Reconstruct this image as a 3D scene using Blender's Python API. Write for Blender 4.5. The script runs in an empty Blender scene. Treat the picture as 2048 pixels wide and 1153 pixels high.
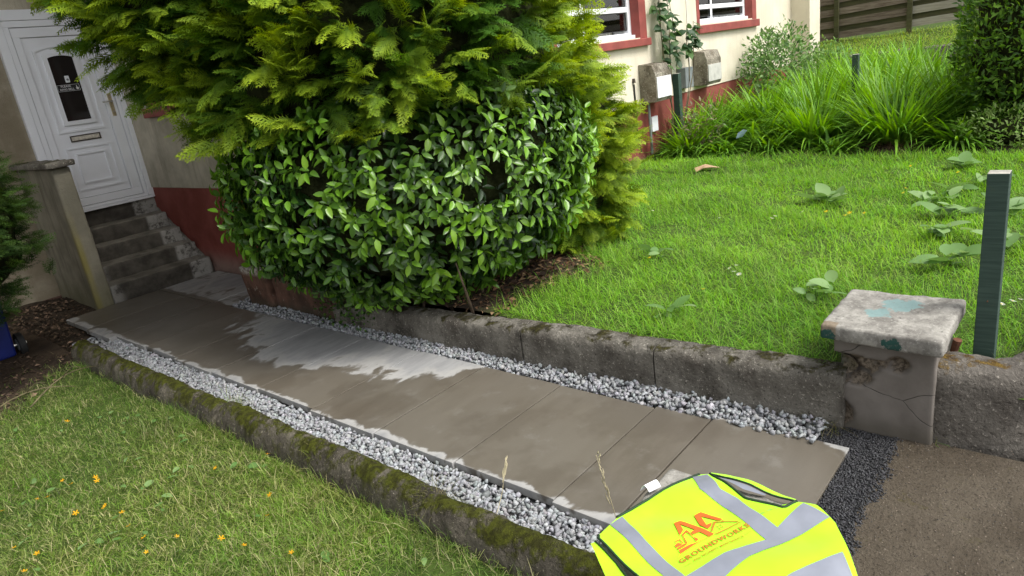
import bpy, bmesh, math, random
import numpy as np
from mathutils import Vector, Matrix, noise as mnoise
from mathutils.geometry import tessellate_polygon
R = math.radians
random.seed(7); rng = np.random.default_rng(11)
scene = bpy.context.scene
COL = scene.collection

# ------------------------------------------------------------------ camera
cd = bpy.data.cameras.new('camera'); cam = bpy.data.objects.new('camera', cd); COL.objects.link(cam)
cd.sensor_width = 36.0; cd.lens = 24.08; cd.clip_start = 0.05; cd.clip_end = 800
right = Vector((0.63607, -0.75969, -0.13524)); down = Vector((-0.32137, -0.10147, -0.94150)); fwd = Vector((0.70152, 0.64232, -0.30868))
cm = Matrix((right, -down, -fwd)).transposed().to_4x4(); cm.translation = (0, 0, 1.76)
cam.matrix_world = cm
scene.camera = cam
# ------------------------------------------------------------------ sky, sun, exposure
SUN_AZ, SUN_EL = R(168), R(56)          # azimuth clockwise from +Y
world = bpy.data.worlds.new('World'); scene.world = world; world.use_nodes = True
wn = world.node_tree.nodes; wl = world.node_tree.links
for n in list(wn): wn.remove(n)
sky = wn.new('ShaderNodeTexSky'); sky.sky_type = 'NISHITA'; sky.sun_disc = False
sky.sun_elevation = SUN_EL; sky.sun_rotation = SUN_AZ; sky.dust_density = 3.0; sky.air_density = 1.0
hs = wn.new('ShaderNodeHueSaturation'); hs.inputs['Saturation'].default_value = 0.18
bg = wn.new('ShaderNodeBackground'); bg.inputs['Strength'].default_value = 0.15
wo = wn.new('ShaderNodeOutputWorld')
wl.new(sky.outputs[0], hs.inputs['Color']); wl.new(hs.outputs[0], bg.inputs[0]); wl.new(bg.outputs[0], wo.inputs[0])
sd = bpy.data.lights.new('sun', 'SUN'); sd.energy = 1.5; sd.angle = R(22); sd.color = (1, .965, .91)
sun = bpy.data.objects.new('sun', sd); COL.objects.link(sun)
sdir = Vector((math.sin(SUN_AZ) * math.cos(SUN_EL), math.cos(SUN_AZ) * math.cos(SUN_EL), math.sin(SUN_EL)))
sun.rotation_euler = sdir.to_track_quat('Z', 'Y').to_euler(); sun.location = sdir * 30
vs = scene.view_settings
vs.view_transform = 'Standard'; vs.look = 'None'; vs.gamma = 1; vs.use_curve_mapping = False
vs.exposure = 1.0

# ------------------------------------------------------------------ helpers
def tag(o, label=None, cat=None, group=None, kind=None):
    if label: o['label'] = label
    if cat: o['category'] = cat
    if group: o['group'] = group
    if kind: o['kind'] = kind
    return o
def empty(name, loc, label=None, cat=None, group=None):
    o = bpy.data.objects.new(name, None); o.location = loc; o.empty_display_size = .1; COL.objects.link(o)
    return tag(o, label, cat, group)
def link(name, me, parent=None, mat=None):
    o = bpy.data.objects.new(name, me); COL.objects.link(o)
    if mat is not None and len(me.materials) == 0: me.materials.append(mat)
    if parent is not None:
        o.parent = parent
        w = Vector(parent.location); p = parent.parent
        while p: w = w + Vector(p.location); p = p.parent
        o.matrix_parent_inverse = Matrix.Translation(-w)
    return o
def np_mesh(name, V, F, mat=None, smooth=False, col=None):
    """V (n,3); F list of int arrays (m,k)"""
    me = bpy.data.meshes.new(name)
    V = np.ascontiguousarray(V, dtype=np.float32)
    me.vertices.add(len(V)); me.vertices.foreach_set('co', V.ravel())
    F = [f for f in F if len(f)]
    loops = np.concatenate([f.ravel() for f in F]).astype(np.int32)
    tot = np.concatenate([np.full(len(f), f.shape[1], np.int32) for f in F])
    st = np.concatenate([[0], np.cumsum(tot)[:-1]]).astype(np.int32)
    me.loops.add(len(loops)); me.loops.foreach_set('vertex_index', loops)
    me.polygons.add(len(tot)); me.polygons.foreach_set('loop_start', st); me.polygons.foreach_set('loop_total', tot)
    if smooth: me.polygons.foreach_set('use_smooth', np.ones(len(tot), dtype=bool))
    if col is not None:
        a = me.color_attributes.new('col', 'FLOAT_COLOR', 'POINT')
        c = np.ones((len(V), 4), np.float32); c[:, :3] = col; a.data.foreach_set('color', c.ravel())
    me.update(calc_edges=True); me.validate()
    if mat: me.materials.append(mat)
    return me
_w = rng.normal(size=(4, 14, 3)); _ph = rng.uniform(0, 6.28, (4, 14))
def fbm(P, s, oct=3):
    """smooth pseudo noise -1..1 at points P (n,3), feature frequency s"""
    P = np.asarray(P, float); out = np.zeros(len(P)); amp = 1.; tot = 0
    for o in range(oct):
        k = o % 4
        out += amp * np.sin(P @ (_w[k].T * s * 2.2) + _ph[k]).sum(1) / 5.3; tot += amp
        amp *= .55; s *= 2.1
    return out / tot
class MB:
    def __init__(s): s.v = []; s.f = []
    def add(s, vs, fs):
        n = len(s.v); s.v += [tuple(v) for v in vs]; s.f += [tuple(i + n for i in f) for f in fs]; return s
    def box(s, x0, x1, y0, y1, z0, z1):
        return s.add([(x0,y0,z0),(x1,y0,z0),(x1,y1,z0),(x0,y1,z0),(x0,y0,z1),(x1,y0,z1),(x1,y1,z1),(x0,y1,z1)],
                     [(0,3,2,1),(4,5,6,7),(0,1,5,4),(1,2,6,5),(2,3,7,6),(3,0,4,7)])
    def tube(s, pts, r, n=8, cap=True):
        pts = [Vector(p) for p in pts]; rs = r if isinstance(r, (list, tuple)) else [r] * len(pts)
        vs = []; fs = []; up = Vector((0, 0, 1))
        for i, p in enumerate(pts):
            d = (pts[min(i+1, len(pts)-1)] - pts[max(i-1, 0)]).normalized()
            a = d.cross(up if abs(d.z) < .95 else Vector((1, 0, 0))).normalized(); b = a.cross(d)
            for k in range(n):
                t = 2 * math.pi * k / n; vs.append(p + (a * math.cos(t) + b * math.sin(t)) * rs[i])
        for i in range(len(pts) - 1):
            for k in range(n):
                fs.append((i*n+k, i*n+(k+1) % n, (i+1)*n+(k+1) % n, (i+1)*n+k))
        if cap: fs.append(tuple(range(n))); fs.append(tuple((len(pts)-1)*n + k for k in reversed(range(n))))
        return s.add(vs, fs)
    def prism(s, poly, y0, y1):
        """poly of (x,z) extruded in y"""
        n = len(poly)
        vs = [(x, y0, z) for x, z in poly] + [(x, y1, z) for x, z in poly]
        fs = [tuple(range(n)), tuple(reversed(range(n, 2*n)))] + [(i, i+n, (i+1) % n + n, (i+1) % n) for i in range(n)]
        return s.add(vs, fs)
    def build(s, name, mat=None, parent=None, bevel=0, smooth=False):
        me = bpy.data.meshes.new(name); me.from_pydata(s.v, [], s.f)
        bm = bmesh.new(); bm.from_mesh(me); bmesh.ops.recalc_face_normals(bm, faces=bm.faces)
        if bevel: bmesh.ops.bevel(bm, geom=list(bm.edges), offset=bevel, segments=2, affect='EDGES', profile=.5, clamp_overlap=True)
        bm.to_mesh(me); bm.free()
        if smooth:
            for p in me.polygons: p.use_smooth = True
        return link(name, me, parent, mat)
def rough_box(name, b, mat, parent=None, res=.05, amp=.006, freq=9, bevel=.015, dent=None, taper=None):
    x0, x1, y0, y1, z0, z1 = b
    bm = bmesh.new(); bmesh.ops.create_cube(bm, size=1)
    for v in bm.verts: v.co = Vector(((x0+x1)/2 + v.co.x*(x1-x0), (y0+y1)/2 + v.co.y*(y1-y0), (z0+z1)/2 + v.co.z*(z1-z0)))
    if taper:
        for v in bm.verts: v.co = taper(v.co)
    bmesh.ops.bevel(bm, geom=list(bm.edges), offset=bevel, segments=2, affect='EDGES', profile=.5)
    for k in range(7):
        es = [e for e in bm.edges if e.calc_length() > res * 1.4]
        if not es: break
        bmesh.ops.subdivide_edges(bm, edges=es, cuts=1, use_grid_fill=True)
    bmesh.ops.triangulate(bm, faces=bm.faces); bm.normal_update()
    P = np.array([v.co[:] for v in bm.verts]); Nn = np.array([v.normal[:] for v in bm.verts])
    d = amp * fbm(P, freq, 3)
    P = P + Nn * d[:, None]
    if dent is not None: P = dent(P, Nn)
    for v, p in zip(bm.verts, P): v.co = p
    me = bpy.data.meshes.new(name); bm.to_mesh(me); bm.free()
    for p in me.polygons: p.use_smooth = True
    return link(name, me, parent, mat)
def sweep(name, path, prof, mat, parent=None, amp=.006, freq=10, nl=None):
    """path: list of (x,y,z) ; prof: list of (offset to the right, height)"""
    path = [Vector(p) for p in path]; n = len(path); m = len(prof); V = []
    for i, p in enumerate(path):
        d = (path[min(i+1, n-1)] - path[max(i-1, 0)]); d.z = 0; d.normalize(); rt = Vector((d.y, -d.x, 0))
        for o, h in prof: V.append(p + rt * o + Vector((0, 0, h)))
    V = np.array([v[:] for v in V]); 
    Nn = V - np.repeat(np.array([(p + Vector((0, 0, -.02)))[:] for p in path]), m, axis=0); Nn /= np.linalg.norm(Nn, axis=1)[:, None] + 1e-9
    V = V + Nn * (amp * fbm(V, freq, 4))[:, None]
    i, k = np.meshgrid(np.arange(n-1), np.arange(m-1), indexing='ij'); a = (i*m + k).ravel()
    F = np.stack([a, a+1, a+m+1, a+m], 1)
    V = V + Nn * (amp * .42 * fbm(V, freq*5, 2))[:, None]
    nV = len(V); V = np.concatenate([V, V[:m], V[-m:]])
    me = np_mesh(name, V, [F, (np.arange(m) + nV)[None, ::-1].copy(), (np.arange(m) + nV + m)[None]], mat, smooth=True)
    return link(name, me, parent)
def arc_profile(w, h, base, n=19, sq=.6):
    pts = []
    for k in range(n):
        t = math.pi * k / (n - 1); c, s_ = math.cos(t), math.sin(t)
        pts.append((-w/2 * math.copysign(abs(c)**sq, c), h * abs(s_)**sq))
    return [(-w/2, base)] + pts + [(w/2, base)]
def dense(pts, step):
    out = []
    for a, b in zip(pts[:-1], pts[1:]):
        a, b = Vector(a), Vector(b); n = max(1, int((b-a).length / step))
        out += [a.lerp(b, k/n) for k in range(n)]
    return out + [Vector(pts[-1])]

# ------------------------------------------------------------------ materials
class NT:
    def __init__(s, name):
        s.m = bpy.data.materials.new(name); s.m.use_nodes = True; s.t = s.m.node_tree
        s.b = s.t.nodes['Principled BSDF']; s.out = s.t.nodes['Material Output']
        s.tc = s.n('ShaderNodeTexCoord')
    def n(s, typ, **kw):
        nd = s.t.nodes.new(typ)
        for k, v in kw.items(): setattr(nd, k, v)
        return nd
    def l(s, a, b): s.t.links.new(a, b)
    def set(s, nd, key, val):
        if hasattr(val, 'links') or isinstance(val, bpy.types.NodeSocket): s.l(val, nd.inputs[key])
        else: nd.inputs[key].default_value = val
    def noise(s, scale, detail=4, rough=.55, vec=None, dist=0):
        nd = s.n('ShaderNodeTexNoise'); nd.inputs['Scale'].default_value = scale; nd.inputs['Detail'].default_value = detail
        nd.inputs['Roughness'].default_value = rough; nd.inputs['Distortion'].default_value = dist
        s.l(vec or s.tc.outputs['Object'], nd.inputs['Vector']); return nd.outputs['Fac']
    def vor(s, scale, feature='F1', vec=None, out='Distance'):
        nd = s.n('ShaderNodeTexVoronoi'); nd.feature = feature; nd.inputs['Scale'].default_value = scale
        s.l(vec or s.tc.outputs['Object'], nd.inputs['Vector']); return nd.outputs[out]
    def ramp(s, fac, a, b, c0=0., c1=1.):
        nd = s.n('ShaderNodeMapRange'); nd.interpolation_type = 'SMOOTHSTEP'
        nd.inputs['From Min'].default_value = a; nd.inputs['From Max'].default_value = b
        nd.inputs['To Min'].default_value = c0; nd.inputs['To Max'].default_value = c1
        s.l(fac, nd.inputs['Value']); return nd.outputs[0]
    def math(s, op, a, b=0., c=None):
        nd = s.n('ShaderNodeMath', operation=op); s.set(nd, 0, a); s.set(nd, 1, b)
        if c is not None: s.set(nd, 2, c)
        return nd.outputs[0]
    def mix(s, fac, a, b, mode='MIX'):
        nd = s.n('ShaderNodeMix', data_type='RGBA', blend_type=mode)
        s.set(nd, 'Factor', fac)
        for key, v in (('A', a), ('B', b)):
            sock = [i for i in nd.inputs if i.name == key and i.type == 'RGBA'][0]
            if isinstance(v, bpy.types.NodeSocket): s.l(v, sock)
            else: sock.default_value = (*v[:3], 1)
        return [o for o in nd.outputs if o.type == 'RGBA'][0]
    def xyz(s, vec=None):
        nd = s.n('ShaderNodeSeparateXYZ'); s.l(vec or s.tc.outputs['Object'], nd.inputs[0]); return nd.outputs
    def bump(s, h, strength=.5, dist=.01, prev=None):
        nd = s.n('ShaderNodeBump'); nd.inputs['Strength'].default_value = strength; nd.inputs['Distance'].default_value = dist
        s.l(h, nd.inputs['Height'])
        if prev: s.l(prev, nd.inputs['Normal'])
        return nd.outputs[0]
    def fin(s, color=None, rough=.8, normal=None, spec=.5, metal=0.):
        if color is not None:
            if isinstance(color, bpy.types.NodeSocket): s.l(color, s.b.inputs['Base Color'])
            else: s.b.inputs['Base Color'].default_value = (*color, 1)
        s.set(s.b, 'Roughness', rough); s.b.inputs['Specular IOR Level'].default_value = spec; s.b.inputs['Metallic'].default_value = metal
        if normal: s.l(normal, s.b.inputs['Normal'])
        return s.m
def simple(name, c, rough=.6, var=.12, scale=8, bscale=60, bst=.1, bd=.003, spec=.4, metal=0.):
    t = NT(name); f = t.noise(scale, 5)
    lo = tuple(x * (1 - var) for x in c); hi = tuple(min(1, x * (1 + var)) for x in c)
    return t.fin(t.mix(t.ramp(f, .3, .7), lo, hi), rough, t.bump(t.noise(bscale, 4), bst, bd), spec, metal)
def foliage(name, rough=.5, spec=.3, trans=.35, coat=0.):
    t = NT(name); a = t.n('ShaderNodeVertexColor'); a.layer_name = 'col'
    t.fin(a.outputs[0], rough, None, spec)
    if coat: t.b.inputs['Coat Weight'].default_value = coat; t.b.inputs['Coat Roughness'].default_value = .18
    tr = t.n('ShaderNodeBsdfTranslucent'); 
    hsv = t.n('ShaderNodeHueSaturation'); hsv.inputs['Hue'].default_value = .485; hsv.inputs['Saturation'].default_value = 1.1; hsv.inputs['Value'].default_value = 1.5
    t.l(a.outputs[0], hsv.inputs['Color']); t.l(hsv.outputs[0], tr.inputs['Color'])
    mx = t.n('ShaderNodeMixShader'); mx.inputs[0].default_value = trans
    t.l(t.b.outputs[0], mx.inputs[1]); t.l(tr.outputs[0], mx.inputs[2]); t.l(mx.outputs[0], t.out.inputs['Surface'])
    return t.m
M = {}
def mk_harl():
    t = NT('cream roughcast'); big = t.noise(1.3, 5, .6); st = t.noise(3.0, 5, .65)
    x, y, z = t.xyz()
    vs_ = t.n('ShaderNodeMapping'); vs_.inputs['Scale'].default_value = (4.5, 4.5, .55); t.l(t.tc.outputs['Object'], vs_.inputs[0])
    streak = t.ramp(t.noise(2.0, 5, .6, vs_.outputs[0]), .5, .72)
    near = t.ramp(x, 4.2, 6.5, 1, .12)                      # bush shade painted into the porch corner wall, mixed with grime
    c = t.mix(t.ramp(big, .35, .7), (.70, .63, .49), (.80, .74, .60))
    g = t.math('MULTIPLY', near, t.ramp(st, .2, .75, .35, .95))
    c = t.mix(g, c, (.37, .335, .255))
    c = t.mix(t.math('MULTIPLY', streak, t.math('ADD', t.math('MULTIPLY', near, .38), .05)), c, (.17, .145, .10))
    left = t.ramp(x, 2.5, 2.3)                              # brown stained stretch beside the door
    c = t.mix(t.math('MULTIPLY', left, t.ramp(st, .1, .7, .55, .95)), c, (.20, .165, .11))
    n1 = t.bump(t.vor(95), .55, .006); n1 = t.bump(t.noise(150, 3), .35, .004, n1)
    return t.fin(c, .92, n1, .25)
M['harl'] = mk_harl()
def mk_red():
    t = NT('red masonry paint'); st = t.noise(2.2, 6, .65); sc = t.noise(38, 4, .7); x, y, z = t.xyz()
    c = t.mix(t.ramp(st, .3, .7), (.20, .048, .035), (.30, .085, .068))
    c = t.mix(t.ramp(z, .28, .02, 0, .75), c, t.mix(t.ramp(st, .3, .6), (.06, .045, .035), (.28, .22, .18)))
    c = t.mix(t.ramp(sc, .70, .76, 0, .55), c, (.42, .34, .30))
    nn = t.bump(t.noise(70, 4), .4, .005)
    return t.fin(c, .8, nn, .3)
M['red'] = mk_red()
M['redtrim'] = simple('red window paint', (.27, .062, .05), .6, .18, 5, 50, .12)
M['white'] = simple('white upvc', (.84, .85, .88), .35, .03, 3, 20, .03, .002)
M['whitewall'] = simple('white painted wall', (.82, .80, .76), .8, .06, 2, 60, .3, .006)
M['rubber'] = simple('black rubber', (.02, .02, .02), .7)
M['steel'] = simple('brushed steel', (.55, .53, .48), .35, .1, 20, 60, .05, .001, .5, 1.)
M['brass'] = simple('worn gold metal', (.52, .44, .28), .4, .2, 30, 60, .05, .001, .5, .6)
M['darkmetal'] = simple('dark corroded brass', (.06, .045, .03), .6, .3, 30)
M['aged'] = simple('pale worn letter flap', (.62, .57, .48), .5, .2, 40, 60, .2)
M['print_white'] = simple('white print', (.75, .75, .75), .5, .02)
M['print_black'] = simple('black sign', (.015, .015, .017), .3, .02)
def mk_doorglass():
    t = NT('dark door glass'); t.fin((.022, .019, .017), .06, t.bump(t.noise(9, 2), .03, .002), .6); return t.m
M['doorglass'] = mk_doorglass()
def mk_glass():
    t = NT('window glass'); tr = t.n('ShaderNodeBsdfTransparent'); gl = t.n('ShaderNodeBsdfGlossy'); gl.inputs['Roughness'].default_value = .02
    tr.inputs[0].default_value = (.9, .93, .92, 1)
    fr = t.n('ShaderNodeFresnel'); fr.inputs[0].default_value = 1.5
    mx = t.n('ShaderNodeMixShader'); t.l(t.math('ADD', fr.outputs[0], .06), mx.inputs[0]); t.l(tr.outputs[0], mx.inputs[1]); t.l(gl.outputs[0], mx.inputs[2])
    t.l(mx.outputs[0], t.out.inputs['Surface']); return t.m
M['glass'] = mk_glass()
def mk_curtain():
    t = NT('patterned curtain'); x, y, z = t.xyz(); w = t.noise(3.2, 2)
    c = t.mix(t.ramp(w, .42, .58), (.66, .65, .60), (.66, .54, .18))
    return t.fin(c, .9, t.bump(t.math('SINE', t.math('MULTIPLY', x, 60)), .6, .02))
M['curtain'] = mk_curtain()
M['grey_curtain'] = simple('grey lace curtain', (.60, .60, .60), .9, .2, 6)
M['room'] = simple('room interior', (.10, .09, .08), .9, .2, 2)
def mk_slab():
    t = NT('wet concrete slab'); g = t.n('ShaderNodeNewGeometry'); pos = g.outputs['Position']
    x, y, z = t.xyz(pos)
    def blob(cx, cy, rx, ry):
        a = t.math('POWER', t.math('DIVIDE', t.math('SUBTRACT', x, cx), rx), 2.); b = t.math('POWER', t.math('DIVIDE', t.math('SUBTRACT', y, cy), ry), 2.)
        return t.math('SUBTRACT', 1., t.math('SQRT', t.math('ADD', a, b)))
    f = blob(2.62, 4.35, .50, 1.25)
    f = t.math('MAXIMUM', f, blob(2.72, 3.35, .33, .62))
    f = t.math('MAXIMUM', f, blob(3.25, 6.85, .42, .5))
    f = t.math('MAXIMUM', f, t.ramp(x, 2.66, 2.80, -.6, .24))
    f = t.math('MAXIMUM', f, t.ramp(x, 1.99, 1.83, -.55, .30))          # drying rim along the edge
    f = t.math('MAXIMUM', f, t.ramp(y, .92, .70, -.6, .02))
    mp = t.n('ShaderNodeMapping'); mp.inputs['Scale'].default_value = (1., 1.35, 1.); mp.inputs['Rotation'].default_value = (0, 0, .15); t.l(pos, mp.inputs[0])
    nz = t.noise(4.6, 9, .60, mp.outputs[0], .4); nz2 = t.noise(1.7, 3, .5, pos)
    f = t.math('ADD', f, t.math('MULTIPLY', t.math('SUBTRACT', nz, .5), 1.25)); f = t.math('ADD', f, t.math('MULTIPLY', t.math('SUBTRACT', nz2, .5), .6))
    dry = t.ramp(f, .07, .22); rim = t.math('MULTIPLY', t.ramp(f, .08, .2), t.ramp(f, .5, .2))
    bm_ = t.n('ShaderNodeMapping'); bm_.inputs['Scale'].default_value = (1.2, 5., 1.); t.l(pos, bm_.inputs[0])
    brush = t.noise(2.4, 6, .65, bm_.outputs[0]); sp = t.noise(95, 3, .6, pos)
    oi = t.n('ShaderNodeObjectInfo')
    wet = t.mix(t.ramp(brush, .28, .72), (.088, .074, .056), (.122, .105, .082))
    wet = t.mix(t.ramp(nz2, .35, .65, 0, .6), wet, (.125, .113, .094))
    wet = t.mix(t.math('MULTIPLY', oi.outputs['Random'], .55), wet, (.150, .134, .106))
    wet = t.mix(t.ramp(t.noise(6.5, 8, .7, pos), .54, .72, 0, .45), wet, (.20, .188, .165)); wet = t.mix(t.ramp(t.noise(2.1, 4, .6, pos), .52, .40, 0, .4), wet, (.075, .062, .046))
    dr = t.mix(t.ramp(brush, .3, .7), (.22, .22, .22), (.305, .303, .298)); dr = t.mix(t.math('MULTIPLY', rim, .6), dr, (.37, .36, .335))
    c = t.mix(dry, wet, dr); c = t.mix(t.ramp(sp, .74, .8, 0, .6), c, (.04, .035, .03))
    ro = t.math('ADD', t.math('MULTIPLY', dry, .38), t.math('ADD', .34, t.math('MULTIPLY', brush, .14)))
    nn = t.bump(brush, .12, .004); nn = t.bump(sp, .15, .002, nn)
    return t.fin(c, ro, nn, .4)
M['slab'] = mk_slab()
def mk_steps():
    t = NT('old concrete step'); x, y, z = t.xyz(); n1 = t.noise(6, 6, .65); n2 = t.noise(34, 5, .7)
    g = t.n('ShaderNodeNewGeometry'); nx, ny, nz = t.xyz(g.outputs['Normal'])
    c = t.mix(t.ramp(n1, .3, .7), (.040, .035, .028), (.105, .094, .076))
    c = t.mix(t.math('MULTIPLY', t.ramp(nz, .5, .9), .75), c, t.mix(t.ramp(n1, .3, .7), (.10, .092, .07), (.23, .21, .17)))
    ed = t.math('MAXIMUM', t.ramp(x, 3.13, 3.17), t.ramp(x, 2.44, 2.36, 0, .55))
    pm = t.math('MULTIPLY', ed, t.ramp(t.math('ADD', t.math('MULTIPLY', n2, .5), t.math('MULTIPLY', n1, .8)), .50, .66, .1, .85))
    c = t.mix(t.math('MULTIPLY', pm, t.ramp(nz, .9, .4, .35, 1)), c, (.37, .36, .33))
    c = t.mix(t.ramp(n2, .70, .78, 0, .5), c, (.28, .27, .24))
    return t.fin(c, .85, t.bump(n2, .5, .006), .35)
M['steps'] = mk_steps()
def mk_moss(name, lo, hi, moss, amount, grain=70):
    t = NT(name); n1 = t.noise(4, 6, .65); n2 = t.noise(grain, 4, .7); g = t.n('ShaderNodeNewGeometry'); nz = t.xyz(g.outputs['Normal'])[2]
    c = t.mix(t.ramp(n1, .3, .72), lo, hi); c = t.mix(t.ramp(t.noise(2.6, 6, .7), .50, .66, 0, .7), c, tuple(v*.45 for v in lo)); c = t.mix(t.ramp(n2, .60, .68, 0, .75), c, tuple(min(1, v*2.3) for v in hi)); c = t.mix(t.ramp(n2, .42, .33, 0, .75), c, tuple(v*.3 for v in lo))
    mm = t.noise(7, 6, .7); mk = t.math('MULTIPLY', t.ramp(t.math('ADD', mm, t.math('MULTIPLY', nz, .14)), .58-amount, .70-amount), t.ramp(nz, .1, .6))
    mc = t.mix(t.ramp(t.noise(30, 5), .35, .65), tuple(v*.6 for v in moss), (moss[0]*1.35, moss[1]*1.5, moss[2]*.9))
    c = t.mix(mk, c, mc)
    nn = t.bump(n2, .9, .012); nn = t.bump(t.noise(25, 5), .7, .02, nn); nn = t.bump(t.math('MULTIPLY', mk, t.noise(140, 3, .7)), .8, .015, nn)
    return t.fin(c, .95, nn, .2)
M['kerbL'] = mk_moss('mossy kerb concrete', (.050, .043, .033), (.135, .12, .092), (.085, .085, .014), .05)
M['kerbR'] = mk_moss('weathered kerb concrete', (.075, .066, .054), (.21, .195, .165), (.060, .050, .022), -.035)
M['wallR'] = mk_moss('rendered low wall', (.075, .066, .056), (.16, .145, .125), (.13, .075, .022), -.075, 55)
def mk_redblock():
    t = NT('flaked red wall block'); n1 = t.noise(5, 6, .65); n2 = t.noise(26, 5, .7); x, y, z = t.xyz()
    c = t.mix(t.ramp(n1, .35, .65), (.055, .032, .022), (.145, .075, .052)); c = t.mix(t.ramp(n2, .60, .70, 0, .7), c, (.30, .26, .21))
    c = t.mix(t.math('MULTIPLY', t.ramp(z, .29, .34), t.ramp(n2, .35, .6)), c, (.42, .40, .35)); c = t.mix(t.ramp(z, .14, .0, 0, .8), c, (.05, .045, .03))
    return t.fin(c, .9, t.bump(n2, .7, .01), .25)
M['redblock'] = mk_redblock()
def mk_pillar():
    t = NT('lichen harled pillar'); n1 = t.noise(3, 5, .6); x, y, z = t.xyz(); g = t.n('ShaderNodeNewGeometry'); nx, ny, nz = t.xyz(g.outputs['Normal'])
    mp = t.n('ShaderNodeMapping'); mp.inputs['Scale'].default_value = (7, 7, .7); t.l(t.tc.outputs['Object'], mp.inputs[0]); st = t.noise(1.6, 4, .6, mp.outputs[0])
    c = t.mix(t.ramp(n1, .3, .7), (.20, .185, .14), (.31, .285, .22)); c = t.mix(t.ramp(st, .48, .70, 0, .5), c, (.10, .088, .06))
    edge = t.math('MULTIPLY', t.ramp(t.math('ABSOLUTE', t.math('SUBTRACT', x, 2.155)), .05, .01), t.ramp(y, 7.72, 7.64)); low = t.ramp(z, 1.15, .5)
    c = t.mix(t.math('MULTIPLY', t.math('MULTIPLY', edge, low), t.ramp(n1, .3, .6, .35, .8)), c, (.27, .23, .055)); c = t.mix(t.ramp(z, .35, 0, 0, .55), c, (.12, .115, .055))
    return t.fin(c, .95, t.bump(t.vor(80), .5, .006), .2)
M['pillar'] = mk_pillar()
M['capstone'] = mk_moss('lichened cap stone', (.10, .09, .075), (.27, .25, .21), (.06, .06, .02), -.05, 40)
def mk_pier():
    t = NT('grey painted pier render'); n1 = t.noise(5, 6, .62); n2 = t.noise(60, 4, .7)
    g = t.n('ShaderNodeNewGeometry'); pos = g.outputs['Position']; x, y, z = t.xyz(pos)
    c = t.mix(t.ramp(n1, .3, .7), (.135, .118, .102), (.185, .165, .145)); c = t.mix(t.ramp(n2, .70, .76, 0, .5), c, (.36, .34, .31))
    dv = t.n('ShaderNodeMapping'); dv.inputs['Scale'].default_value = (1., 1., 1.8); t.l(pos, dv.inputs[0])
    wob = t.n('ShaderNodeVectorMath', operation='ADD'); nz = t.n('ShaderNodeTexNoise'); nz.inputs['Scale'].default_value = 7; t.l(pos, nz.inputs['Vector'])
    sc_ = t.n('ShaderNodeVectorMath', operation='SCALE'); sc_.inputs['Scale'].default_value = .10; t.l(nz.outputs['Color'], sc_.inputs[0]); t.l(dv.outputs[0], wob.inputs[0]); t.l(sc_.outputs[0], wob.inputs[1])
    cr = t.vor(2.1, 'DISTANCE_TO_EDGE', wob.outputs[0]); crack = t.ramp(cr, .007, .002)
    c = t.mix(t.math('MULTIPLY', crack, .8), c, (.03, .026, .022))
    c = t.mix(t.ramp(z, .10, .0, 0, .6), c, (.075, .065, .045))
    a = t.n('ShaderNodeVertexColor'); a.layer_name = 'chip'
    rub = t.mix(t.ramp(n2, .35, .65), (.06, .045, .032), (.24, .195, .145)); c = t.mix(a.outputs[0], c, rub)
    nn = t.bump(crack, .6, -.006); nn = t.bump(n2, .25, .004, nn)
    return t.fin(c, .75, nn, .35)
M['pier'] = mk_pier()
def mk_cap():
    t = NT('flaking painted cap slab'); n1 = t.noise(9, 7, .7); n2 = t.noise(60, 5, .75); g = t.n('ShaderNodeNewGeometry'); x, y, z = t.xyz(g.outputs['Position'])
    c = t.mix(t.ramp(n1, .34, .66), (.155, .145, .128), (.335, .32, .285)); c = t.mix(t.ramp(n2, .54, .68, 0, .75), c, (.42, .405, .37)); c = t.mix(t.ramp(n2, .42, .32, 0, .75), c, (.06, .055, .05))
    def spot(cx, cy, cz, r):
        d = None
        for s_, q in ((x, cx), (y, cy), (z, cz)):
            e = t.math('POWER', t.math('SUBTRACT', s_, q), 2.); d = e if d is None else t.math('ADD', d, e)
        return t.math('SUBTRACT', 1., t.math('DIVIDE', t.math('SQRT', d), r))
    f = t.math('MAXIMUM', spot(3.24, .64, .5, .12), spot(2.89, .60, .45, .055)); f = t.math('MAXIMUM', f, spot(2.9, .87, .45, .06)); f = t.math('MAXIMUM', f, spot(3.12, .70, .5, .08))
    f = t.math('ADD', f, t.math('MULTIPLY', t.math('SUBTRACT', t.noise(20, 7, .72), .5), 2.0)); green = t.math('MULTIPLY', t.ramp(f, .34, .42), t.ramp(n2, .30, .45, .2, 1))
    gc = t.mix(t.ramp(z, .492, .50), (.025, .075, .062), (.19, .28, .27))
    c = t.mix(green, c, gc)
    brn = t.math('MULTIPLY', t.math('MULTIPLY', t.ramp(y, .815, .825), t.ramp(x, 2.965, 2.955)), t.ramp(x, 2.7, 2.71)); c = t.mix(t.math('MULTIPLY', brn, t.math('SUBTRACT', 1., green)), c, t.mix(t.ramp(n1, .3, .7), (.13, .10, .07), (.27, .22, .16)))
    nn = t.bump(n1, .6, .012); nn = t.bump(n2, .6, .006, nn)
    return t.fin(c, .92, nn, .25)
M['cap'] = mk_cap()
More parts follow.
